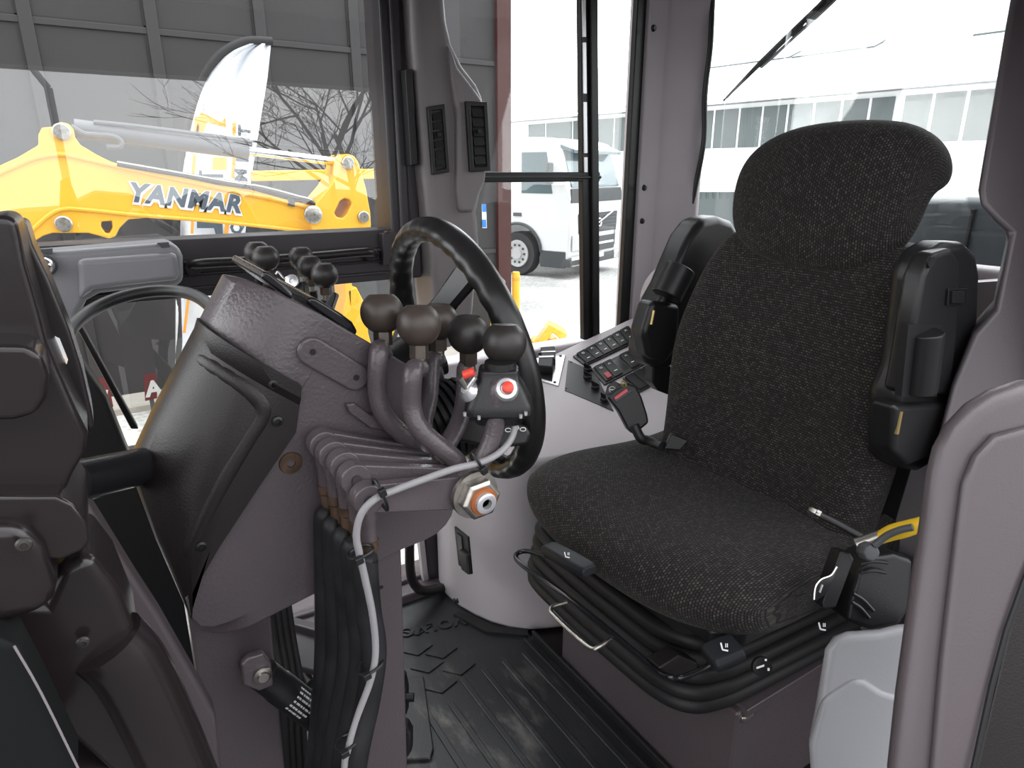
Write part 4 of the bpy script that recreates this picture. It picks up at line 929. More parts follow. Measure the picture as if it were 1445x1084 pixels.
# rocker switch rows
def mark(par, c, ax, ay, kind):
    b = B()
    if kind == 'bar': obox(b, c, ax, ay, NP, .010, .0028, .0006)
    elif kind == 'lamp':
        for k in (-1, 1): obox(b, c + ay * (.0028 * k), ax, ay, NP, .006, .0009, .0006); obox(b, c + ax * (.003 * k), ay, ax, NP, .0056, .0009, .0006)
    else:
        obox(b, c + ay * .002, ax, ay, NP, .007, .001, .0006); obox(b, c - ax * .002, ax * .5 + ay, ax, NP, .007, .001, .0006); obox(b, c + ax * .002, ax * -.5 + ay, ax, NP, .007, .001, .0006)
    obj('switch_marking', b, 'white', par)
def row(q, n, name, label, cells):
    t = thing('switch_row', label, 'switch panel', sum(q, V()) / 4, 'switch rows of the console')
    plate('bezel', q, .006, 'black', t, bevel=.002)
    for k in range(n):
        c = sub(q, .05 + .92 * k / n, .05 + .92 * (k + .93) / n, .07, .92); kind = cells[k]
        if kind == 'hole': plate('empty_socket', sub(c, .1, .9, .1, .9), .0012, 'black_g', t, z=.006, bevel=.0005); continue
        b = B(); m0, m1 = (c[0] + c[3]) / 2, (c[1] + c[2]) / 2
        lo = [p + NP * .006 for p in c]
        prof = [c[0] + NP * .014, m0.lerp(c[0], .3) + NP * .011, m0.lerp(c[3], .4) + NP * .011, c[3] + NP * .010]
        prf2 = [c[1] + NP * .014, m1.lerp(c[1], .3) + NP * .011, m1.lerp(c[2], .4) + NP * .011, c[2] + NP * .010]
        va = [b.verts.new(p) for p in [lo[0]] + prof + [lo[3]]]; vb = [b.verts.new(p) for p in [lo[1]] + prf2 + [lo[2]]]
        b.faces.new(va); b.faces.new(vb[::-1])
        for i in range(6): b.faces.new((va[i], va[(i + 1) % 6], vb[(i + 1) % 6], vb[i]))
        r = obj('rocker', b, 'black', t, bevel=.0012, seg=2)
        ax = (c[1] - c[0]).normalized(); ay = NP.cross(ax)
        if ay.dot(c[0] - c[3]) < 0: ay = -ay
        if kind != 'blank':
            mark(r, bil(c, .5, .24) + NP * .0135, ax, ay, 'lamp' if k % 2 == 0 else 'icon')
            if kind == 'bar': mark(r, bil(c, .55, .72) + NP * .0118, ax, ay, 'bar')
            else:
                b = B(); prism(b, [p + NP * .0112 for p in sub(c, .3, .85, .58, .92)], NP * .0014); obj('lens', b, 'red_d', r, bevel=.001, label='red indicator lens')
    return t
row(PQ((808, 505), (887, 462), (902, 482), (826, 519)), 6, 'a', 'upper row of six black rocker switches, nearest the window', ['bar'] * 6)
row(PQ((833, 523), (908, 487), (930, 506), (853, 546)), 6, 'b', 'middle row of black rocker switches with red lenses and an empty socket', ['red', 'bar', 'hole', 'bar', 'red', 'bar'])
row(PQ((878, 536), (916, 517), (938, 537), (903, 556)), 3, 'c', 'short row of blank black switch covers beside the belt buckle', ['blank'] * 3)
# silver plate with three black levers
t = thing('lever_plate', 'silver plate with three stacked black levers, at the console corner', 'control plate', PQ((775, 525))[0], )
q = PQ((752, 508), (798, 503), (788, 547), (752, 536))
plate('plate', q, .005, 'silver', t, bevel=.0015)
plate('slot', PQ((764, 506), (783, 504), (779, 541), (761, 536)), .002, 'rubber', t, z=.005)
for x, y in ((791, 505), (783, 542)): bolt('screw', PQ((x, y))[0] + NP * .005, NP, .0045, 'black', t)
for k, q in enumerate((((763, 501), (783, 499), (784, 509), (763, 507)), ((764, 509), (784, 508), (784, 520), (764, 518)), ((761, 517), (782, 516), (780, 532), (759, 530)))):
    Q = PQ(*q); b = B(); prism(b, [p + NP * .006 for p in Q], NP * (.022 + .003 * k)); w = obj('lever', b, 'rubber', t, bevel=.004)
    b = B(); prism(b, [Q[0] + NP * (.0285 + .003 * k), Q[1] + NP * (.0285 + .003 * k), Q[1].lerp(Q[2], .15) + NP * (.0285 + .003 * k), Q[0].lerp(Q[3], .15) + NP * (.0285 + .003 * k)], NP * .0008); obj('white_line', b, 'white', w)
    c = (Q[0] + Q[3]) / 2 + NP * .012; obj('pivot', cyl(B(), c, c + (Q[0] - Q[1]).normalized() * .006, .004, 10), 'black', w)
# dark heater plate with four knobs
t = thing('knob_plate', 'glossy dark plate with a row of thin black turning knobs', 'control plate', PQ((825, 550))[0])
plate('plate', PQ((802, 510), (840, 527), (866, 582), (797, 553)), .004, 'black', t, bevel=.001)
for x, y in ((806, 513), (799, 550)): bolt('screw', PQ((x, y))[0] + NP * .004, NP, .0035, 'black', t)
for x, y in ((829, 524), (829, 535), (840, 549), (853, 566)):
    c = PQ((x, y))[0] + NP * .004
    k = obj('knob', lathe(B(), [(.0115, 0), (.011, .009), (.009, .011), (0, .011)], c, NP, 20), 'black', t)
    b = B(); obox(b, c + NP * .013, c_r * .9 - c_u * .5, NP, c_f, .025, .012, .006); obj('finger_grip', b, 'black', k, bevel=.0025)
for x, y in ((818, 533), (820, 544), (829, 560), (812, 522), (816, 556)):
    c = PQ((x, y))[0] + NP * .0043; obj('dial_marking', tube(B(), [c + c_r * (.003 * math.cos(i)) + NP.cross(c_r).normalized() * (.004 * math.sin(i)) for i in range(5)], .0006, 4, 2), 'wprint', t)
# ------------------------------------------------------------------ outside the cab
GZ = -1.2
b = B(); box(b, (-60, -60, GZ - .2), (90, 90, GZ)); g = struct('ground', b, 'gravel')
def mir(x, y, yt):
    """where the sight line of a pixel lands on the plane Y = yt after bouncing off the side window"""
    r = ray(x, y); p = CAM + r * (1.5 / r.y); s = (1.5 - yt) / r.y
    return V((p.x + r.x * s, yt, p.z + r.z * s))
b = B(); box(b, (-40, -40, GZ), (40, .9, GZ + .006)); struct('added_apron', b, 'dark_apron')  # unseen apron on the camera side, added to weaken light off the gravel
# dark panelled building
YB = 7.8
bld = thing('panelled_building', 'large dark grey panelled building behind the excavator with a brick red corner', 'building', (0, YB, GZ))
xr = pY(705, 200, YB).x
b = B(); box(b, (-7, YB, GZ), (xr, YB + .3, 6.5)); obj('wall', b, 'darkwall', bld)
b = B(); box(b, (xr, YB + .05, GZ), (xr + .12, YB + 6, 6.5)); obj('return_wall', b, 'darkwall', bld)
b = B(); box(b, (xr - .06, YB - .06, GZ), (xr + .14, YB + .14, 6.5)); obj('corner_trim', b, 'redtrim', bld, label='brick red corner trim')
xs = [pY(218, 60, YB).x, pY(372, 90, YB).x, pY(512, 60, YB).x]
dx = xs[1] - xs[0]
for x in (xs[0] - 2 * dx, xs[0] - dx, xs[0], xs[1], xs[1] + dx, xs[1] + 2 * dx, xs[1] + 3 * dx):
    if x > xr - .2: continue
    b = B(); box(b, (x - .055, YB - .035, GZ), (x + .055, YB, 6.5)); v = obj('vertical_batten', b, 'batten', bld, bevel=.01)
    b = B(); box(b, (x - .075, YB - .012, GZ), (x - .055, YB + .01, 6.5)); obj('joint', b, 'seam', v)
z0 = pY(300, 52, YB).z
for z in (z0, z0 - 2.3, z0 + 2.3):
    b = B(); box(b, (-7, YB - .022, z - .035), (xr - .07, YB, z + .025)); v = obj('horizontal_batten', b, 'batten', bld, bevel=.008)
    b = B(); box(b, (-7, YB - .012, z + .025), (xr - .07, YB + .01, z + .038)); obj('joint', b, 'seam', v)
b = B(); box(b, (-7, YB - .5, GZ - .02), (xr, YB + .1, GZ + .06)); obj('plinth', b, 'curbstone', bld)
for q, body, lab in (([(128, 536), (152, 534), (160, 574), (143, 580)], '/', 'red sign board with a white stroke at the foot of the dark building'), ([(203, 530), (220, 528), (222, 562), (205, 566)], 'A', 'small red board with white letters at the foot of the building, beside the console')):
    Y_ = 7.2
    t = thing('red_sign', lab, 'sign', pY(q[3][0], q[3][1], Y_)); b = B(); prism(b, LY(q, Y_), (0, .03, 0)); obj('board', b, 'signred', t)
    text('white_lettering', body, .22, pY(q[3][0] + 2, q[3][1] - 6, Y_ - .004), X3, Z3, 'wprint', t, .002, .008)
    b = B(); p = pY((q[2][0] + q[3][0]) / 2, q[3][1] - 5, Y_ + .02); box(b, (p.x - .02, p.y, GZ), (p.x + .02, p.y + .03, p.z)); obj('post', b, 'dkgrey', t)
t = thing('blue_notice', 'small blue and white notice on the dark wall beside the red corner', 'sign', pY(684, 305, YB))
b = B(); prism(b, LY([(680, 288), (686, 288), (687, 322), (681, 322)], YB - .01), (0, .01, 0)); obj('sheet', b, 'white', t)
for y in ((288, 299), (310, 321)):
    b = B(); prism(b, LY([(680, y[0]), (686, y[0]), (686.5, y[1]), (681, y[1])], YB - .014), (0, .004, 0)); obj('blue_band', b, 'blue', t)
# yellow excavator with its boom
YE = 4.6
ex = thing('excavator', 'yellow excavator with lettered boom standing right outside the side window', 'excavator', (1.5, YE, GZ))
boom = [(-40, 252), (25, 222), (54, 205), (54, 190), (59, 180), (74, 179), (79, 174.5), (86, 172), (97, 174.5), (104, 183), (106, 194), (114, 205), (136, 218), (156, 228), (185, 237), (300, 260), (355, 268), (402, 281), (450, 292), (470, 308), (466, 340), (443, 330), (383, 320), (300, 313), (214, 307), (181, 310), (169, 322), (163, 334), (154, 337), (125, 329), (74, 329), (61, 333), (45, 343), (20, 352), (-40, 330)]
hole = [(143, 313), (158, 312), (159, 322), (154, 330), (149, 329), (143, 320)]
def hc(c, r, n=12): return [(c[0] + r * math.cos(6.283 * k / n), c[1] + r * math.sin(6.283 * k / n)) for k in range(n)]
b = B(); prism(b, LY(boom, YE), (0, .22, 0), [LY(hole, YE)]); bo = obj('boom', b, 'yellow', ex, bevel=.012, seg=2)
obj('boom_flange', tube(B(), LY([(-40, 262), (25, 232), (55, 221), (90, 218), (130, 226), (200, 242), (300, 263), (400, 284), (450, 296)], YE - .005), .014, 8, 5), 'yellow', ex)
obj('boom_flange', tube(B(), LY([(22, 350), (45, 325), (70, 303), (90, 295), (120, 296), (200, 304), (300, 312), (440, 327)], YE - .005), .012, 8, 5), 'yellow', ex)
armp = [(520, 345), (440, 345), (442, 300), (448, 284), (466, 263), (477, 244), (480, 226), (484, 219), (490, 217), (500, 220), (506, 228), (512, 249), (517, 266), (523, 300), (524, 318)]
sl = [(475, 306), (472, 300), (480, 284), (486, 280), (493, 281), (497, 287), (490, 302), (484, 308)]
b = B(); prism(b, LY(armp, YE - .06), (0, .3, 0), [LY(sl, YE - .06)]); obj('arm', b, 'yellow', ex, bevel=.012, seg=2)
for x, y, r, yy in ((87, 186, .045, 0), (89.5, 316, .045, 0), (490, 230, .042, -.06), (441, 303, .06, -.06), (512, 306, .04, -.06)):
    obj('pivot_pin', lathe(B(), [(r, 0), (r, .02), (r * .85, .026), (r * .2, .026), (r * .18, .02), (0, .02)], pY(x, y, YE + yy), -Y3, 20), 'steel', ex)
cc = [pY(105, 181, YE + .1), pY(350, 213, YE + .1), pY(480, 229, YE + .1)]
obj('cylinder_barrel', cyl(B(), cc[0], cc[1], .052, 20), 'lamp', ex)
obj('cylinder_rod', cyl(B(), cc[1], cc[2], .030, 16), 'chrome', ex)
obj('cylinder_eye', cyl(B(), pY(473, 228, YE + .1), pY(482, 229, YE + .1), .045, 16), 'dkgrey', ex)
obj('oil_pipe', tube(B(), LY([(132, 172), (200, 179), (344, 198), (352, 206)], YE + .06), .012, 8, 3), 'lamp', ex)
obj('oil_pipe', tube(B(), LY([(100, 178), (118, 188), (135, 190), (160, 192), (172, 200), (168, 207), (150, 207)], YE + .04), .014, 8, 4), 'lamp', ex)
obj('boom_hose', tube(B(), LY([(345, 198), (400, 205), (470, 213), (488, 214)], YE + .08), .007, 8, 4), 'hose_d', ex)
for k, (dy, m) in enumerate(((-1, 'hose_d'), (-4, 'steel'), (2, 'redtrim'))):
    obj('boom_hose', tube(B(), LY([(165, 233 + dy), (240, 246 + dy), (330, 262 + dy), (370, 268 + dy), (420, 281 + dy), (440, 287 + dy), (450, 298), (450, 312), (444, 325)], YE + .03 * k - .03), .011, 8, 4), m, ex)
b = B(); prism(b, LY([(407, 279), (416, 281), (416, 292), (407, 290)], YE - .02), (0, .03, 0)); obj('hose_clamp', b, 'dkgrey', ex)
# lettering on the boom
w0, w1 = pY(184, 283, YE - .004), pY(340, 300, YE - .004)
dr = (w1 - w0).normalized(); upv = Y3.cross(dr) * -1
if upv.z < 0: upv = -upv
sz = .148
for mname, off, dy in (('white', .015, -.002), ('letter', .006, -.006)):
    tx = text('boom_lettering' if mname == 'letter' else 'lettering_outline', 'YANMAR', sz, w0, dr, upv, mname, ex, .001, off, .22, space=1.12)
    L_ = (w1 - w0).length; xs_ = [(v.co - w0).dot(dr) for v in tx.data.vertices]; ex_ = .012 if mname == 'white' else 0
    f = (L_ + 2 * ex_) / (max(xs_) - min(xs_)); mn = min(xs_) + ex_ / f
    for v in tx.data.vertices:
        d = v.co - w0; s = d.dot(dr); v.co = w0 + dr * ((s - mn) * f) + (d - dr * s) + Y3 * dy - upv * (.006 if ex_ else 0)
# lower body glimpsed under the rail
YL = 4.4
for q in ([(486, 396), (497, 396), (497, 470), (487, 474), (484, 440), (488, 420)], [(490, 410), (503, 405), (516, 430), (520, 470), (528, 500), (500, 500), (495, 450)], [(546, 462), (562, 460), (566, 500), (545, 505)]):
    b = B(); prism(b, LY(q, YL), (0, .25, 0)); obj('side_casting', b, 'yellow', ex, bevel=.01)
b = B(); prism(b, LY([(505, 380), (530, 380), (540, 520), (520, 520)], YL + .6), (0, .3, 0)); obj('track_frame', b, 'dkgrey', ex)
b = B(); box(b, (-1.5, YE - .6, GZ), (1.0, YE + .9, GZ + .35)); obj('track', b, 'tyre', ex, bevel=.1)
b = B(); box(b, (-1.9, YE - .5, GZ + .45), (-.75, YE + .9, .55)); obj('house', b, 'yellow', ex, bevel=.06)
obj('boom_root', tube(B(), [V((-1.2, YE + .1, .3)), pY(-40, 300, YE + .1)], .16, 14, 1), 'yellow', ex)
b = B(); prism(b, LY([(360, 241), (548, 238), (548, 252), (360, 256)], 5.9), (0, .2, 0)); o = obj('yellow_beam', b, 'yellow', bevel=.01); b2 = LY([(430, 250)], 6.0)[0]
tag(o, 'horizontal yellow beam behind the excavator arm, in front of the banner', 'beam')
# feather banner
YF_ = 6.5
t = thing('feather_banner', 'white feather banner with orange and dark print leaning before the dark building', 'banner', pY(290, 620, YF_))
out = [(248, 420), (250, 300), (257, 225), (264, 185), (276, 140), (290, 108), (310, 82), (330, 68), (352, 61), (382, 62), (377, 110), (366, 180), (356, 240), (348, 310), (338, 420), (326, 560), (300, 640), (247, 640)]
# gently rippled cloth
b = B(); rows = []
def edge(side, v):
    pts = [(640, 247), (420, 248), (300, 250), (225, 257), (185, 264), (140, 276), (108, 290), (82, 310), (68, 330), (61, 352)] if side == 0 else [(640, 308), (420, 338), (310, 348), (240, 356), (180, 366), (110, 377), (62, 382), (61, 382)]
    for (y0, x0), (y1, x1) in zip(pts, pts[1:]):
        if y1 <= v <= y0: return x0 + (x1 - x0) * (y0 - v) / max(1e-6, y0 - y1)
    return pts[-1][1]
NV, NU = 60, 14
for j in range(NV + 1):
    v = 640 + (61.5 - 640) * j / NV; x0, x1 = edge(0, v), edge(1, v)
    rows.append([b.verts.new(pY(x0 + (x1 - x0) * i / NU, v, YF_ + .03 * math.sin(i * .9 + j * .25) + .02 * math.sin(i * 1.7 - j * .4))) for i in range(NU + 1)])
for j in range(NV):
    for i in range(NU): b.faces.new((rows[j][i], rows[j][i + 1], rows[j + 1][i + 1], rows[j + 1][i]))
o = obj('cloth', b, 'banner', t); s_ = o.modifiers.new('solidify', 'SOLIDIFY'); s_.thickness = .004
YP = YF_ - .09
obj('pole', tube(B(), [V((pY(262, 640, YF_).x, YF_, GZ))] + LY([(250, 420), (249, 300), (256, 222), (263, 182), (274, 140), (288, 106), (308, 79), (330, 64), (352, 57), (384, 58)], YF_), .033, 10, 5), 'tyre', t)
for q in ([(276, 186), (283, 158), (312, 172), (318, 166), (319, 180), (292, 172), (288, 186)], [(328, 173), (334, 172), (332, 192), (328, 192)], [(275, 165), (284, 163), (280, 188), (274, 188)]):
    b = B(); prism(b, LY(q, YP), (0, .004, 0)); obj('orange_print', b, 'orange', t)
for q in ([(272, 218), (277, 218), (275, 247), (270, 247)], [(328, 218), (333, 218), (331, 252), (326, 252)], [(300, 222), (320, 222), (320, 240), (300, 240)], [(270, 300), (274, 300), (273, 330), (269, 330)], [(318, 312), (324, 312), (322, 330), (316, 330)], [(264, 420), (268, 420), (262, 470), (258, 470)]):
    b = B(); prism(b, LY(q, YP), (0, .004, 0)); obj('orange_print', b, 'orange', t)
for q in ([(281, 240), (285, 241), (285, 246), (315, 246), (315, 251), (281, 249)], [(278, 310), (314, 313), (315, 333), (305, 333), (302, 322), (278, 322)]):
    b = B(); prism(b, LY(q, YP), (0, .004, 0)); obj('dark_print', b, 'letter', t)
for ch, y in zip('EQUIPMENT'[::-1], (186, 204, 224, 248, 268, 284, 300, 322, 342)):
    x = 353 - (y - 186) * .085
    text('dark_lettering', ch, .135, pY(x, y, YP - .02), V((.1, 0, 1)), V((-1, 0, .1)), 'letter', t, .001, .006, align='CENTER')
# white truck
a_t = math.radians(36)
def old(xr_, f_): return V((xr_ * c_r.x + f_ * math.sin(YAW), xr_ * c_r.y + f_ * math.cos(YAW), 0))
O_T = old(1.25, 14.7); O_T.z = GZ
fx = old(math.cos(a_t), -math.sin(a_t)); ly = old(math.sin(a_t), math.cos(a_t))
def T(x, y, z): return O_T + fx * x + ly * y + Z3 * z
tr = thing('truck', 'white lorry cab parked on the gravel beyond the side window', 'truck', T(-1.5, 1.2, 0))
def arc(c, r, a0, a1, n=10): return [(c[0] + r * math.cos(math.radians(a0 + (a1 - a0) * k / n)), c[1] + r * math.sin(math.radians(a0 + (a1 - a0) * k / n))) for k in range(n + 1)]
prof = [(-.75, .42), (-.05, .42), (0, .5), (.02, 1.1), (0, 1.75), (-.06, 1.95), (-.32, 2.78), (-.42, 2.92), (-.8, 3.02), (-2.15, 3.05), (-2.2, 2.9), (-2.2, .95), (-2.05, .9)] + arc((-1.38, .52), .66, 145, 10, 12)
b = B(); prism(b, [T(x, 0, z) for x, z in prof], ly * 2.46); obj('cab', b, 'white_p', tr, bevel=.05, seg=3)
b = B(); prism(b, [T(-.07, .14, 1.98), T(-.07, 2.32, 1.98), T(-.325, 2.28, 2.74), T(-.325, .18, 2.74)], (fx * .03 + Z3 * .01)); obj('windscreen', b, 'skyglass', tr)
b = B(); prism(b, [T(-.02, .02, 1.66), T(-.02, 2.44, 1.66), T(-.06, 2.38, 1.96), T(-.06, .08, 1.96)], fx * .05); obj('scuttle_panel', b, 'dkgrey', tr, bevel=.02)
b = B(); prism(b, [T(-.35, .1, 2.80), T(-.02, .16, 2.68), T(-.02, 2.3, 2.68), T(-.35, 2.36, 2.80)], Z3 * .08); obj('sun_visor', b, 'skyglass', tr, bevel=.02)
b = B(); prism(b, [T(-.45, -.012, 1.85), T(-1.28, -.012, 1.85), T(-1.28, -.012, 2.72), T(-.62, -.012, 2.72)], ly * .02); obj('side_window', b, 'skyglass', tr, bevel=.01)
for y0 in (.95, .0):
    pass
b = B(); prism(b, [T(.02, .36, .98), T(.02, 2.10, .98), T(.015, 2.14, 1.42), T(.015, .32, 1.42)], fx * .03); gr = obj('grille', b, 'dkgrey', tr, bevel=.01)
for k in range(5):
    b = B(); z = 1.03 + k * .08; prism(b, [T(.045, .4, z), T(.045, 2.06, z), T(.045, 2.06, z + .02), T(.045, .4, z + .02)], fx * .012); obj('grille_bar', b, 'lamp', gr)
obj('diagonal_bar', cyl(B(), T(.06, .62, 1.0), T(.06, 1.86, 1.42), .018, 8), 'chrome', tr)
obj('round_mark', tube(B(), [T(.065, 1.23 + .085 * math.cos(i * .5236), 1.20 + .085 * math.sin(i * .5236)) for i in range(12)], .018, 8, 2, True), 'chrome', tr)
b = B(); prism(b, [T(.02, .45, .55), T(.02, 2.02, .55), T(.02, 2.06, .88), T(.02, .41, .88)], fx * .03); gr = obj('lower_grille', b, 'dkgrey', tr, bevel=.01)
b = B(); prism(b, [T(.05, .5, .70), T(.05, 1.97, .70), T(.05, 1.97, .75), T(.05, .5, .75)], fx * .012); obj('grille_bar', b, 'white_p', gr)
for y in (.06, 2.06):
    b = B(); prism(b, [T(.02, y, .62), T(.02, y + .33, .62), T(.02, y + .3, .95), T(.02, y, .98)], fx * .03); h_ = obj('headlamp', b, 'silver', tr, bevel=.02)
    b = B(); prism(b, [T(.03, y, .3), T(.03, y + .4, .3), T(.03, y + .4, .5), T(.03, y, .5)], fx * .02); obj('bumper_corner', b, 'white_p', tr)
b = B(); prism(b, [T(-.78, -.01, .28), T(.05, -.01, .28), T(.05, -.01, .46), T(-.78, -.01, .5)], ly * 2.48); obj('bumper', b, 'dkgrey', tr, bevel=.03)
b = B(); prism(b, [T(.055, .95, .40), T(.055, 1.5, .40), T(.055, 1.5, .52), T(.055, .95, .52)], fx * .01); obj('number_plate', b, 'white', tr)
b = B(); prism(b, [T(-.75, -.02, .25), T(-.08, -.02, .25), T(-.08, -.02, .62), T(-.75, -.02, .62)], ly * .05); st = obj('step', b, 'dkgrey', tr, bevel=.02)
for yy, lab in ((-.02, 0), (2.15, 1)):
    w = obj('wheel', lathe(B(), [(.30, .01), (.47, .0), (.5, .05), (.5, .25), (.47, .3), (0, .3)], T(-1.38, yy, .5), ly, 32), 'tyre', tr)
    rm = obj('rim', lathe(B(), [(0, -.02), (.12, -.025), (.13, .0), (.24, .004), (.285, -.012), (.30, -.012), (.31, .012)], T(-1.38, yy - .005, .5), ly, 32), 'wheelgrey', w)
    if not lab:
        for k in range(10):
            a = k * .628; obj('wheel_stud', lathe(B(), [(.022, -.02), (.022, .02)], T(-1.38 + .19 * math.cos(a), yy + .055, .5 + .19 * math.sin(a)), ly, 6), 'dkgrey', rm) if False else obj('hand_hole', lathe(B(), [(.028, -.006), (.028, .03)], T(-1.38 + .2 * math.cos(a), yy - .012, .5 + .2 * math.sin(a)), ly, 10), 'dkgrey', w)
obj('wheel_arch', tube(B(), [T(x, -.02, z) for x, z in arc((-1.38, .52), .66, 165, 5, 12)], .03, 8, 2), 'dkgrey', tr)
b = B(); box(b, (0, 0, 0), (.01, .01, .01)); b.free()
b = B(); prism(b, [T(-2.2, .5, .6), T(-6.5, .5, .6), T(-6.5, .5, .95), T(-2.2, .5, .95)], ly * 1.4); obj('chassis', b, 'dkgrey', tr)
b = B(); prism(b, [T(-2.5, 0, 1.05), T(-7, 0, 1.05), T(-7, 0, 2.9), T(-2.5, 0, 2.9)], ly * 2.46); obj('load_body', b, 'white_p', tr)
b = B(); prism(b, [T(-1.28, -.02, 1.34), T(-1.5, -.02, 1.34), T(-1.5, -.02, 1.42), T(-1.28, -.02, 1.42)], ly * .02); obj('side_badge', b, 'lamp', tr)
b = B(); prism(b, [T(-.52, -.22, 2.05), T(-.42, -.22, 2.05), T(-.42, -.22, 2.5), T(-.52, -.22, 2.5)], ly * .2); obj('door_mirror', b, 'dkgrey', tr, bevel=.03)
# white warehouse with a band of windows
W0 = old(8.03, 25.0); ws = old(.643, -.766); wt = old(.766, .643)
def W(s, t_, z): return W0 + ws * s + wt * t_ + Z3 * z
wr = thing('warehouse', 'long white warehouse with a strip of greenish windows under its pale roof', 'building', W(0, 3, GZ))
b = B(); prism(b, [W(-16, 0, GZ), W(14, 0, GZ), W(14, 0, 3.4), W(-16, 0, 3.4)], wt * .4); obj('wall', b, 'whwall', wr)
def sw(x):
    r = ray(x, 200); n = wt; k = (W0 - CAM).dot(n) / r.dot(n); return (CAM + r * k - W0).dot(ws)
ml = [745, 770, 808, 836, 866, 905, 940, 972, 1005, 1040, 1072, 1107, 1143, 1181, 1220, 1256, 1265, 1307, 1354, 1405, 1462, 1525]
for x0, x1 in zip(ml, ml[1:]):
    if (x0, x1) == (1256, 1265): continue
    s0, s1 = sw(x0) + .05, sw(x1) - .05
    b = B(); prism(b, [W(s0, -.03, 1.92), W(s1, -.03, 1.92), W(s1, -.03, 3.22), W(s0, -.03, 3.22)], wt * .06); obj('window_pane', b, 'winpane', wr)
b = B(); prism(b, [W(-16, -.5, 3.36), W(14, -.5, 3.36), W(14, -.5, 3.46), W(-16, -.5, 3.46)], wt * .6); obj('gutter', b, 'roof', wr)
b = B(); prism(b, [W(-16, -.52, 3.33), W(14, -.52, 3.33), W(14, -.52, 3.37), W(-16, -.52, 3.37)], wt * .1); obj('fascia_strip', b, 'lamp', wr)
b = B(); prism(b, [W(-16, -.6, 3.5), W(14, -.6, 3.5), W(14, 14, 8.2), W(-16, 14, 8.2)], Z3 * .12); rf = obj('roof', b, 'roof', wr)
for k in range(150):
    s = -15.8 + k * .2
    if k > 95: break
    obj('roof_corrugation', cyl(B(), W(s, -.62, 3.56), W(s, 1.6, 4.27), .05, 6), 'roof', wr)
for s0, s1, t0 in ((sw(1265), 14, 4.6), (sw(1005), sw(1120), 4.9), (sw(880), sw(1000), 5)):
    b = B(); zz = 3.62 + (t0 + .6) * .322; prism(b, [W(s0, t0, zz), W(s1, t0, zz), W(s1, t0 + .9, zz + .32), W(s0, t0 + .9, zz + .32)], Z3 * .06); obj('roof_light', b, 'winpane', rf)
t = thing('pale_container', 'pale blue ribbed container between the seat and the warehouse', 'container', pD(1010, 330, 11))
P = [pD(950, 271, 11), pD(1075, 271, 11), pD(1075, 420, 11), pD(950, 420, 11)]; P[2].z = P[3].z = GZ
b = B(); prism(b, P, fw * 2.4); k = obj('box', b, 'winpane', t)
for i in range(14):
    c = P[0].lerp(P[1], i / 13); b = B(); prism(b, [c - c_r * .02, c + c_r * .02, V((c.x + c_r.x * .02, c.y + c_r.y * .02, GZ)), V((c.x - c_r.x * .02, c.y - c_r.y * .02, GZ))], -fw * .03); obj('rib', b, 'winpane', k)
# engine hood behind the rear window
t = thing('engine_hood', 'slate grey engine hood behind the rear window', 'hood', (2.6, .7, 0))
h0, h1, h2 = pX(1180, 272, 1.85), pX(1560, 276, 1.85), 0
b = B(); box(b, (1.85, h1.y, GZ + .3), (4.6, h0.y, h0.z)); obj('casing', b, 'hood', t, bevel=.04, seg=4)
b = B(); p = pX(1372, 300, 1.84); box(b, (1.838, p.y - .003, .5), (1.852, p.y + .003, h0.z - .03)); obj('panel_gap', b, 'black', t)
# rear wiper
t = thing('rear_wiper', 'black wiper blade slanting across the rear window', 'wiper', pX(1080, 85, 1.6))
def wx(x, y): return pX(x, y, 1.6)
obj('blade_rubber', tube(B(), [wx(1021, 142), wx(1072, 90), wx(1125, 38), wx(1190, -24)], lambda s: .003 + .004 * min(1, 3 * s) , 8, 4), 'rubber', t)
b = B(); prism(b, [wx(x, y) for x, y in ((1072, 96), (1085, 85), (1120, 52), (1152, 24), (1190, -12), (1182, -22), (1130, 36), (1074, 88))], X3 * .010, [[wx(x, y) for x, y in ((1090, 78), (1118, 52), (1116, 49), (1092, 72))], [wx(x, y) for x, y in ((1128, 42), (1138, 33), (1134, 31), (1126, 39))]]); obj('bridge', b, 'black', t)
b = B(); prism(b, [wx(x, y) for x, y in ((1138, 22), (1148, 22), (1205, -40), (1195, -42))], X3 * .018); obj('arm', b, 'black', t, bevel=.002)
# yellow bollard and ground attachments
c = pD(728, 440, 9.0)
t = thing('bollard', 'yellow bollard post on the gravel in front of the lorry', 'bollard', (c.x, c.y, GZ))
zt_ = pD(728, 381, 9.0).z
obj('post', lathe(B(), [(.052, 0), (.052, zt_ - GZ - .02), (.045, zt_ - GZ), (0, zt_ - GZ + .004)], V((c.x, c.y, GZ)), Z3, 20), 'yellow', t)
obj('top_band', lathe(B(), [(.0535, 0), (.0535, .05)], V((c.x, c.y, zt_ - .12)), Z3, 20), 'orange', t)
t = thing('ground_attachment', 'yellow machine attachment lying on the gravel behind the console', 'attachment', pD(775, 500, 8.3))
for q, dd in (([(752, 492), (776, 458), (801, 472), (796, 484), (780, 470), (762, 497)], 8.2), ([(744, 500), (752, 482), (776, 478), (800, 490), (804, 510), (744, 512)], 8.4)):
    b = B(); prism(b, [pD(x, y, dd) for x, y in q], fw * .3); obj('frame', b, 'yellow', t, bevel=.015)
b = B(); prism(b, [pD(x, y, 8.15) for x, y in ((776, 482), (786, 478), (790, 492), (778, 494))], fw * .1); obj('bracket', b, 'orange', t, bevel=.01)
t = thing('yellow_plate_stack', 'yellow machine part far off on the gravel beside the mid window post', 'attachment', pD(818, 452, 12))
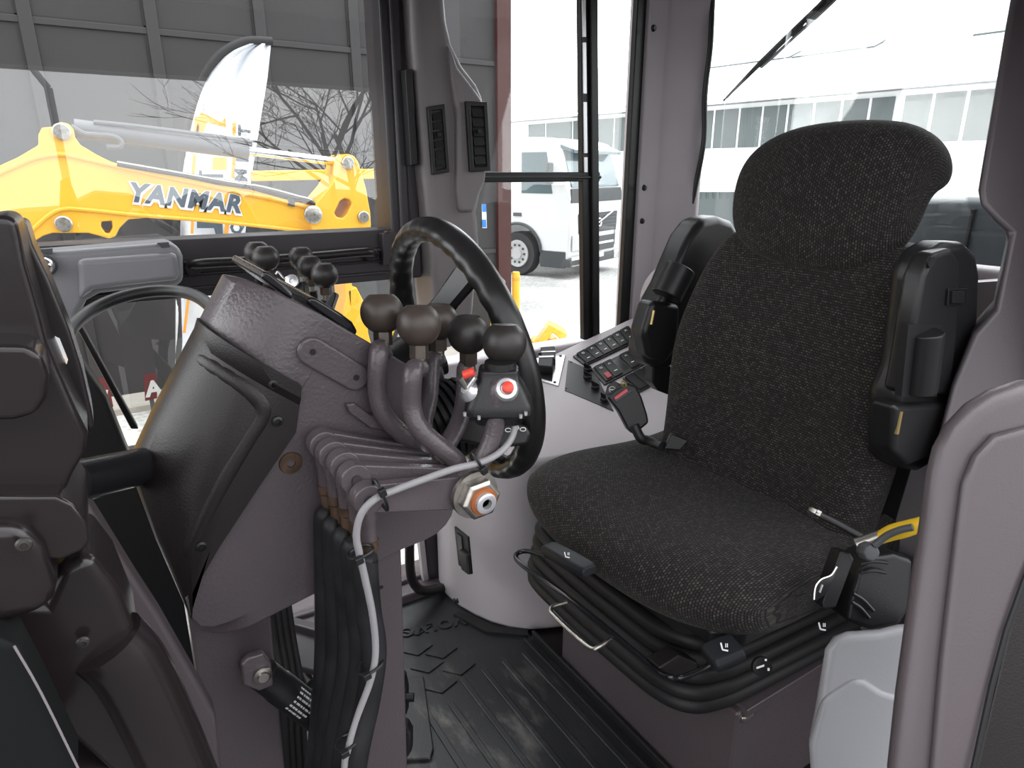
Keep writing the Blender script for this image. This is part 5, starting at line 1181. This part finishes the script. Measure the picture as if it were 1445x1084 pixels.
b = B(); prism(b, [pD(x, y, 12) for x, y in ((817, 448), (823, 447), (823, 455), (817, 455))], fw * .2); obj('block', b, 'yellow', t)
t = thing('cab_step_plate', 'white and yellow machine corner showing beside the steering wheel top right', 'machine part', pD(706, 402, 6))
b = B(); prism(b, [pD(x, y, 6) for x, y in ((692, 393), (704, 395), (713, 404), (713, 415), (692, 412))], fw * .3); obj('cap', b, 'dkgrey', t, bevel=.01)
b = B(); prism(b, [pD(x, y, 6) for x, y in ((692, 412), (713, 415), (713, 470), (692, 470))], fw * .3); obj('side', b, 'yellow', t, bevel=.01)
# what the side window mirrors: a bare tree and a lamp post behind the camera
YT = -13.
base = mir(478, 200, YT); base.z = GZ
rt_ = random.Random(11)
bt = B(); nb_ = [0]
def branch(p, d, L_, r, lev):
    nb_[0] += 1
    n = 4; P = [p]; q = p.copy(); dd = d.copy()
    for i in range(n):
        dd = (dd + V((rt_.uniform(-.17, .17), rt_.uniform(-.17, .17), rt_.uniform(-.03, .1)))).normalized()
        q = q + dd * (L_ / n); P.append(q.copy())
    tube(bt, P, lambda s: r * (1 - .5 * s), 5 if lev < 3 else 3, 1)
    if lev >= 5: return
    for i in range((4, 4, 4, 3, 3)[lev]):
        s = rt_.uniform(.3, 1.); j = min(n - 1, int(s * n)); o_ = P[j].lerp(P[j + 1], s * n - j if s < 1 else 1)
        a = V((rt_.uniform(-1.3, 1), rt_.uniform(-1, 1), rt_.uniform(-.3, .5))).normalized()
        nd = (dd * .7 + a * .8).normalized()
        branch(o_, nd, L_ * rt_.uniform(.55, .8), max(.0055, r * .48), lev + 1)
for k in range(2):
    branch(base + V((.5 * k, rt_.uniform(-.4, .4), 0)), V((-.28 + .3 * k, rt_.uniform(-.15, .15), 1)).normalized(), 3.2, .10, 0)
o = obj('bare_tree', bt, 'bark', angle=80); tag(o, 'bare branching winter tree mirrored in the side window', 'tree')
hb = B(); hr_ = random.Random(5); n_ = 46
top_ = [V((-14 + k * .75, -15, .15 + hr_.uniform(0, .55))) for k in range(n_)]
prism(hb, [V((-14, -15, GZ))] + top_ + [V((top_[-1].x, -15, GZ))], (0, -2.5, 0))
o = obj('hedge', hb, 'bark', angle=20); tag(o, 'dark uneven hedge mirrored low in the side window', 'hedge')
t = thing('street_lamp', 'grey street lamp post with angled head mirrored at the left of the side window', 'street lamp', (mir(76, 180, YT).x, YT, GZ))
p1 = mir(68, 124, YT)
obj('post', tube(B(), [V((p1.x, YT, GZ)), p1], .07, 10, 1), 'lamp', t)
obj('arm', tube(B(), [p1, mir(42, 92, YT), mir(20, 75, YT)], .06, 8, 1), 'lamp', t)
# ------------------------------------------------------------------ overcast sky
w = bpy.data.worlds.new('overcast_sky'); SC.world = w; w.use_nodes = True; nt = w.node_tree
bg = nt.nodes['Background']
tc = nt.nodes.new('ShaderNodeTexCoord'); nz = nt.nodes.new('ShaderNodeTexNoise'); nz.inputs['Scale'].default_value = 2.2; nz.inputs['Detail'].default_value = 5
mp = nt.nodes.new('ShaderNodeMapping'); mp.inputs['Scale'].default_value = (1, 1, 2.5)
nt.links.new(tc.outputs['Generated'], mp.inputs[0]); nt.links.new(mp.outputs[0], nz.inputs['Vector'])
r = nt.nodes.new('ShaderNodeValToRGB'); e = r.color_ramp.elements
e[0].position = .35; e[0].color = (.80, .83, .87, 1); e[1].position = .62; e[1].color = (1, 1, 1, 1)
nt.links.new(nz.outputs['Fac'], r.inputs['Fac'])
# the cloud cover is thin and bright ahead of the camera (the hidden sun's side) and heavy behind it
dt = nt.nodes.new('ShaderNodeVectorMath'); dt.operation = 'DOT_PRODUCT'; dt.inputs[1].default_value = V((.35, .85, .40)).normalized()
nt.links.new(tc.outputs['Generated'], dt.inputs[0])
mr = nt.nodes.new('ShaderNodeMapRange'); mr.interpolation_type = 'SMOOTHSTEP'
mr.inputs[1].default_value = -.65; mr.inputs[2].default_value = .75; mr.inputs[3].default_value = SKY_BACK; mr.inputs[4].default_value = SKY
nt.links.new(dt.outputs['Value'], mr.inputs[0]); nt.links.new(mr.outputs[0], bg.inputs['Strength'])
nt.links.new(r.outputs['Color'], bg.inputs['Color'])
SC.view_settings.view_transform = 'Standard'; SC.view_settings.look = 'None'; SC.view_settings.gamma = 1
SC.view_settings.use_curve_mapping = False
SC.view_settings.exposure = EXPO
SC.cycles.max_bounces = 10; SC.cycles.transparent_max_bounces = 16; SC.cycles.diffuse_bounces = 5
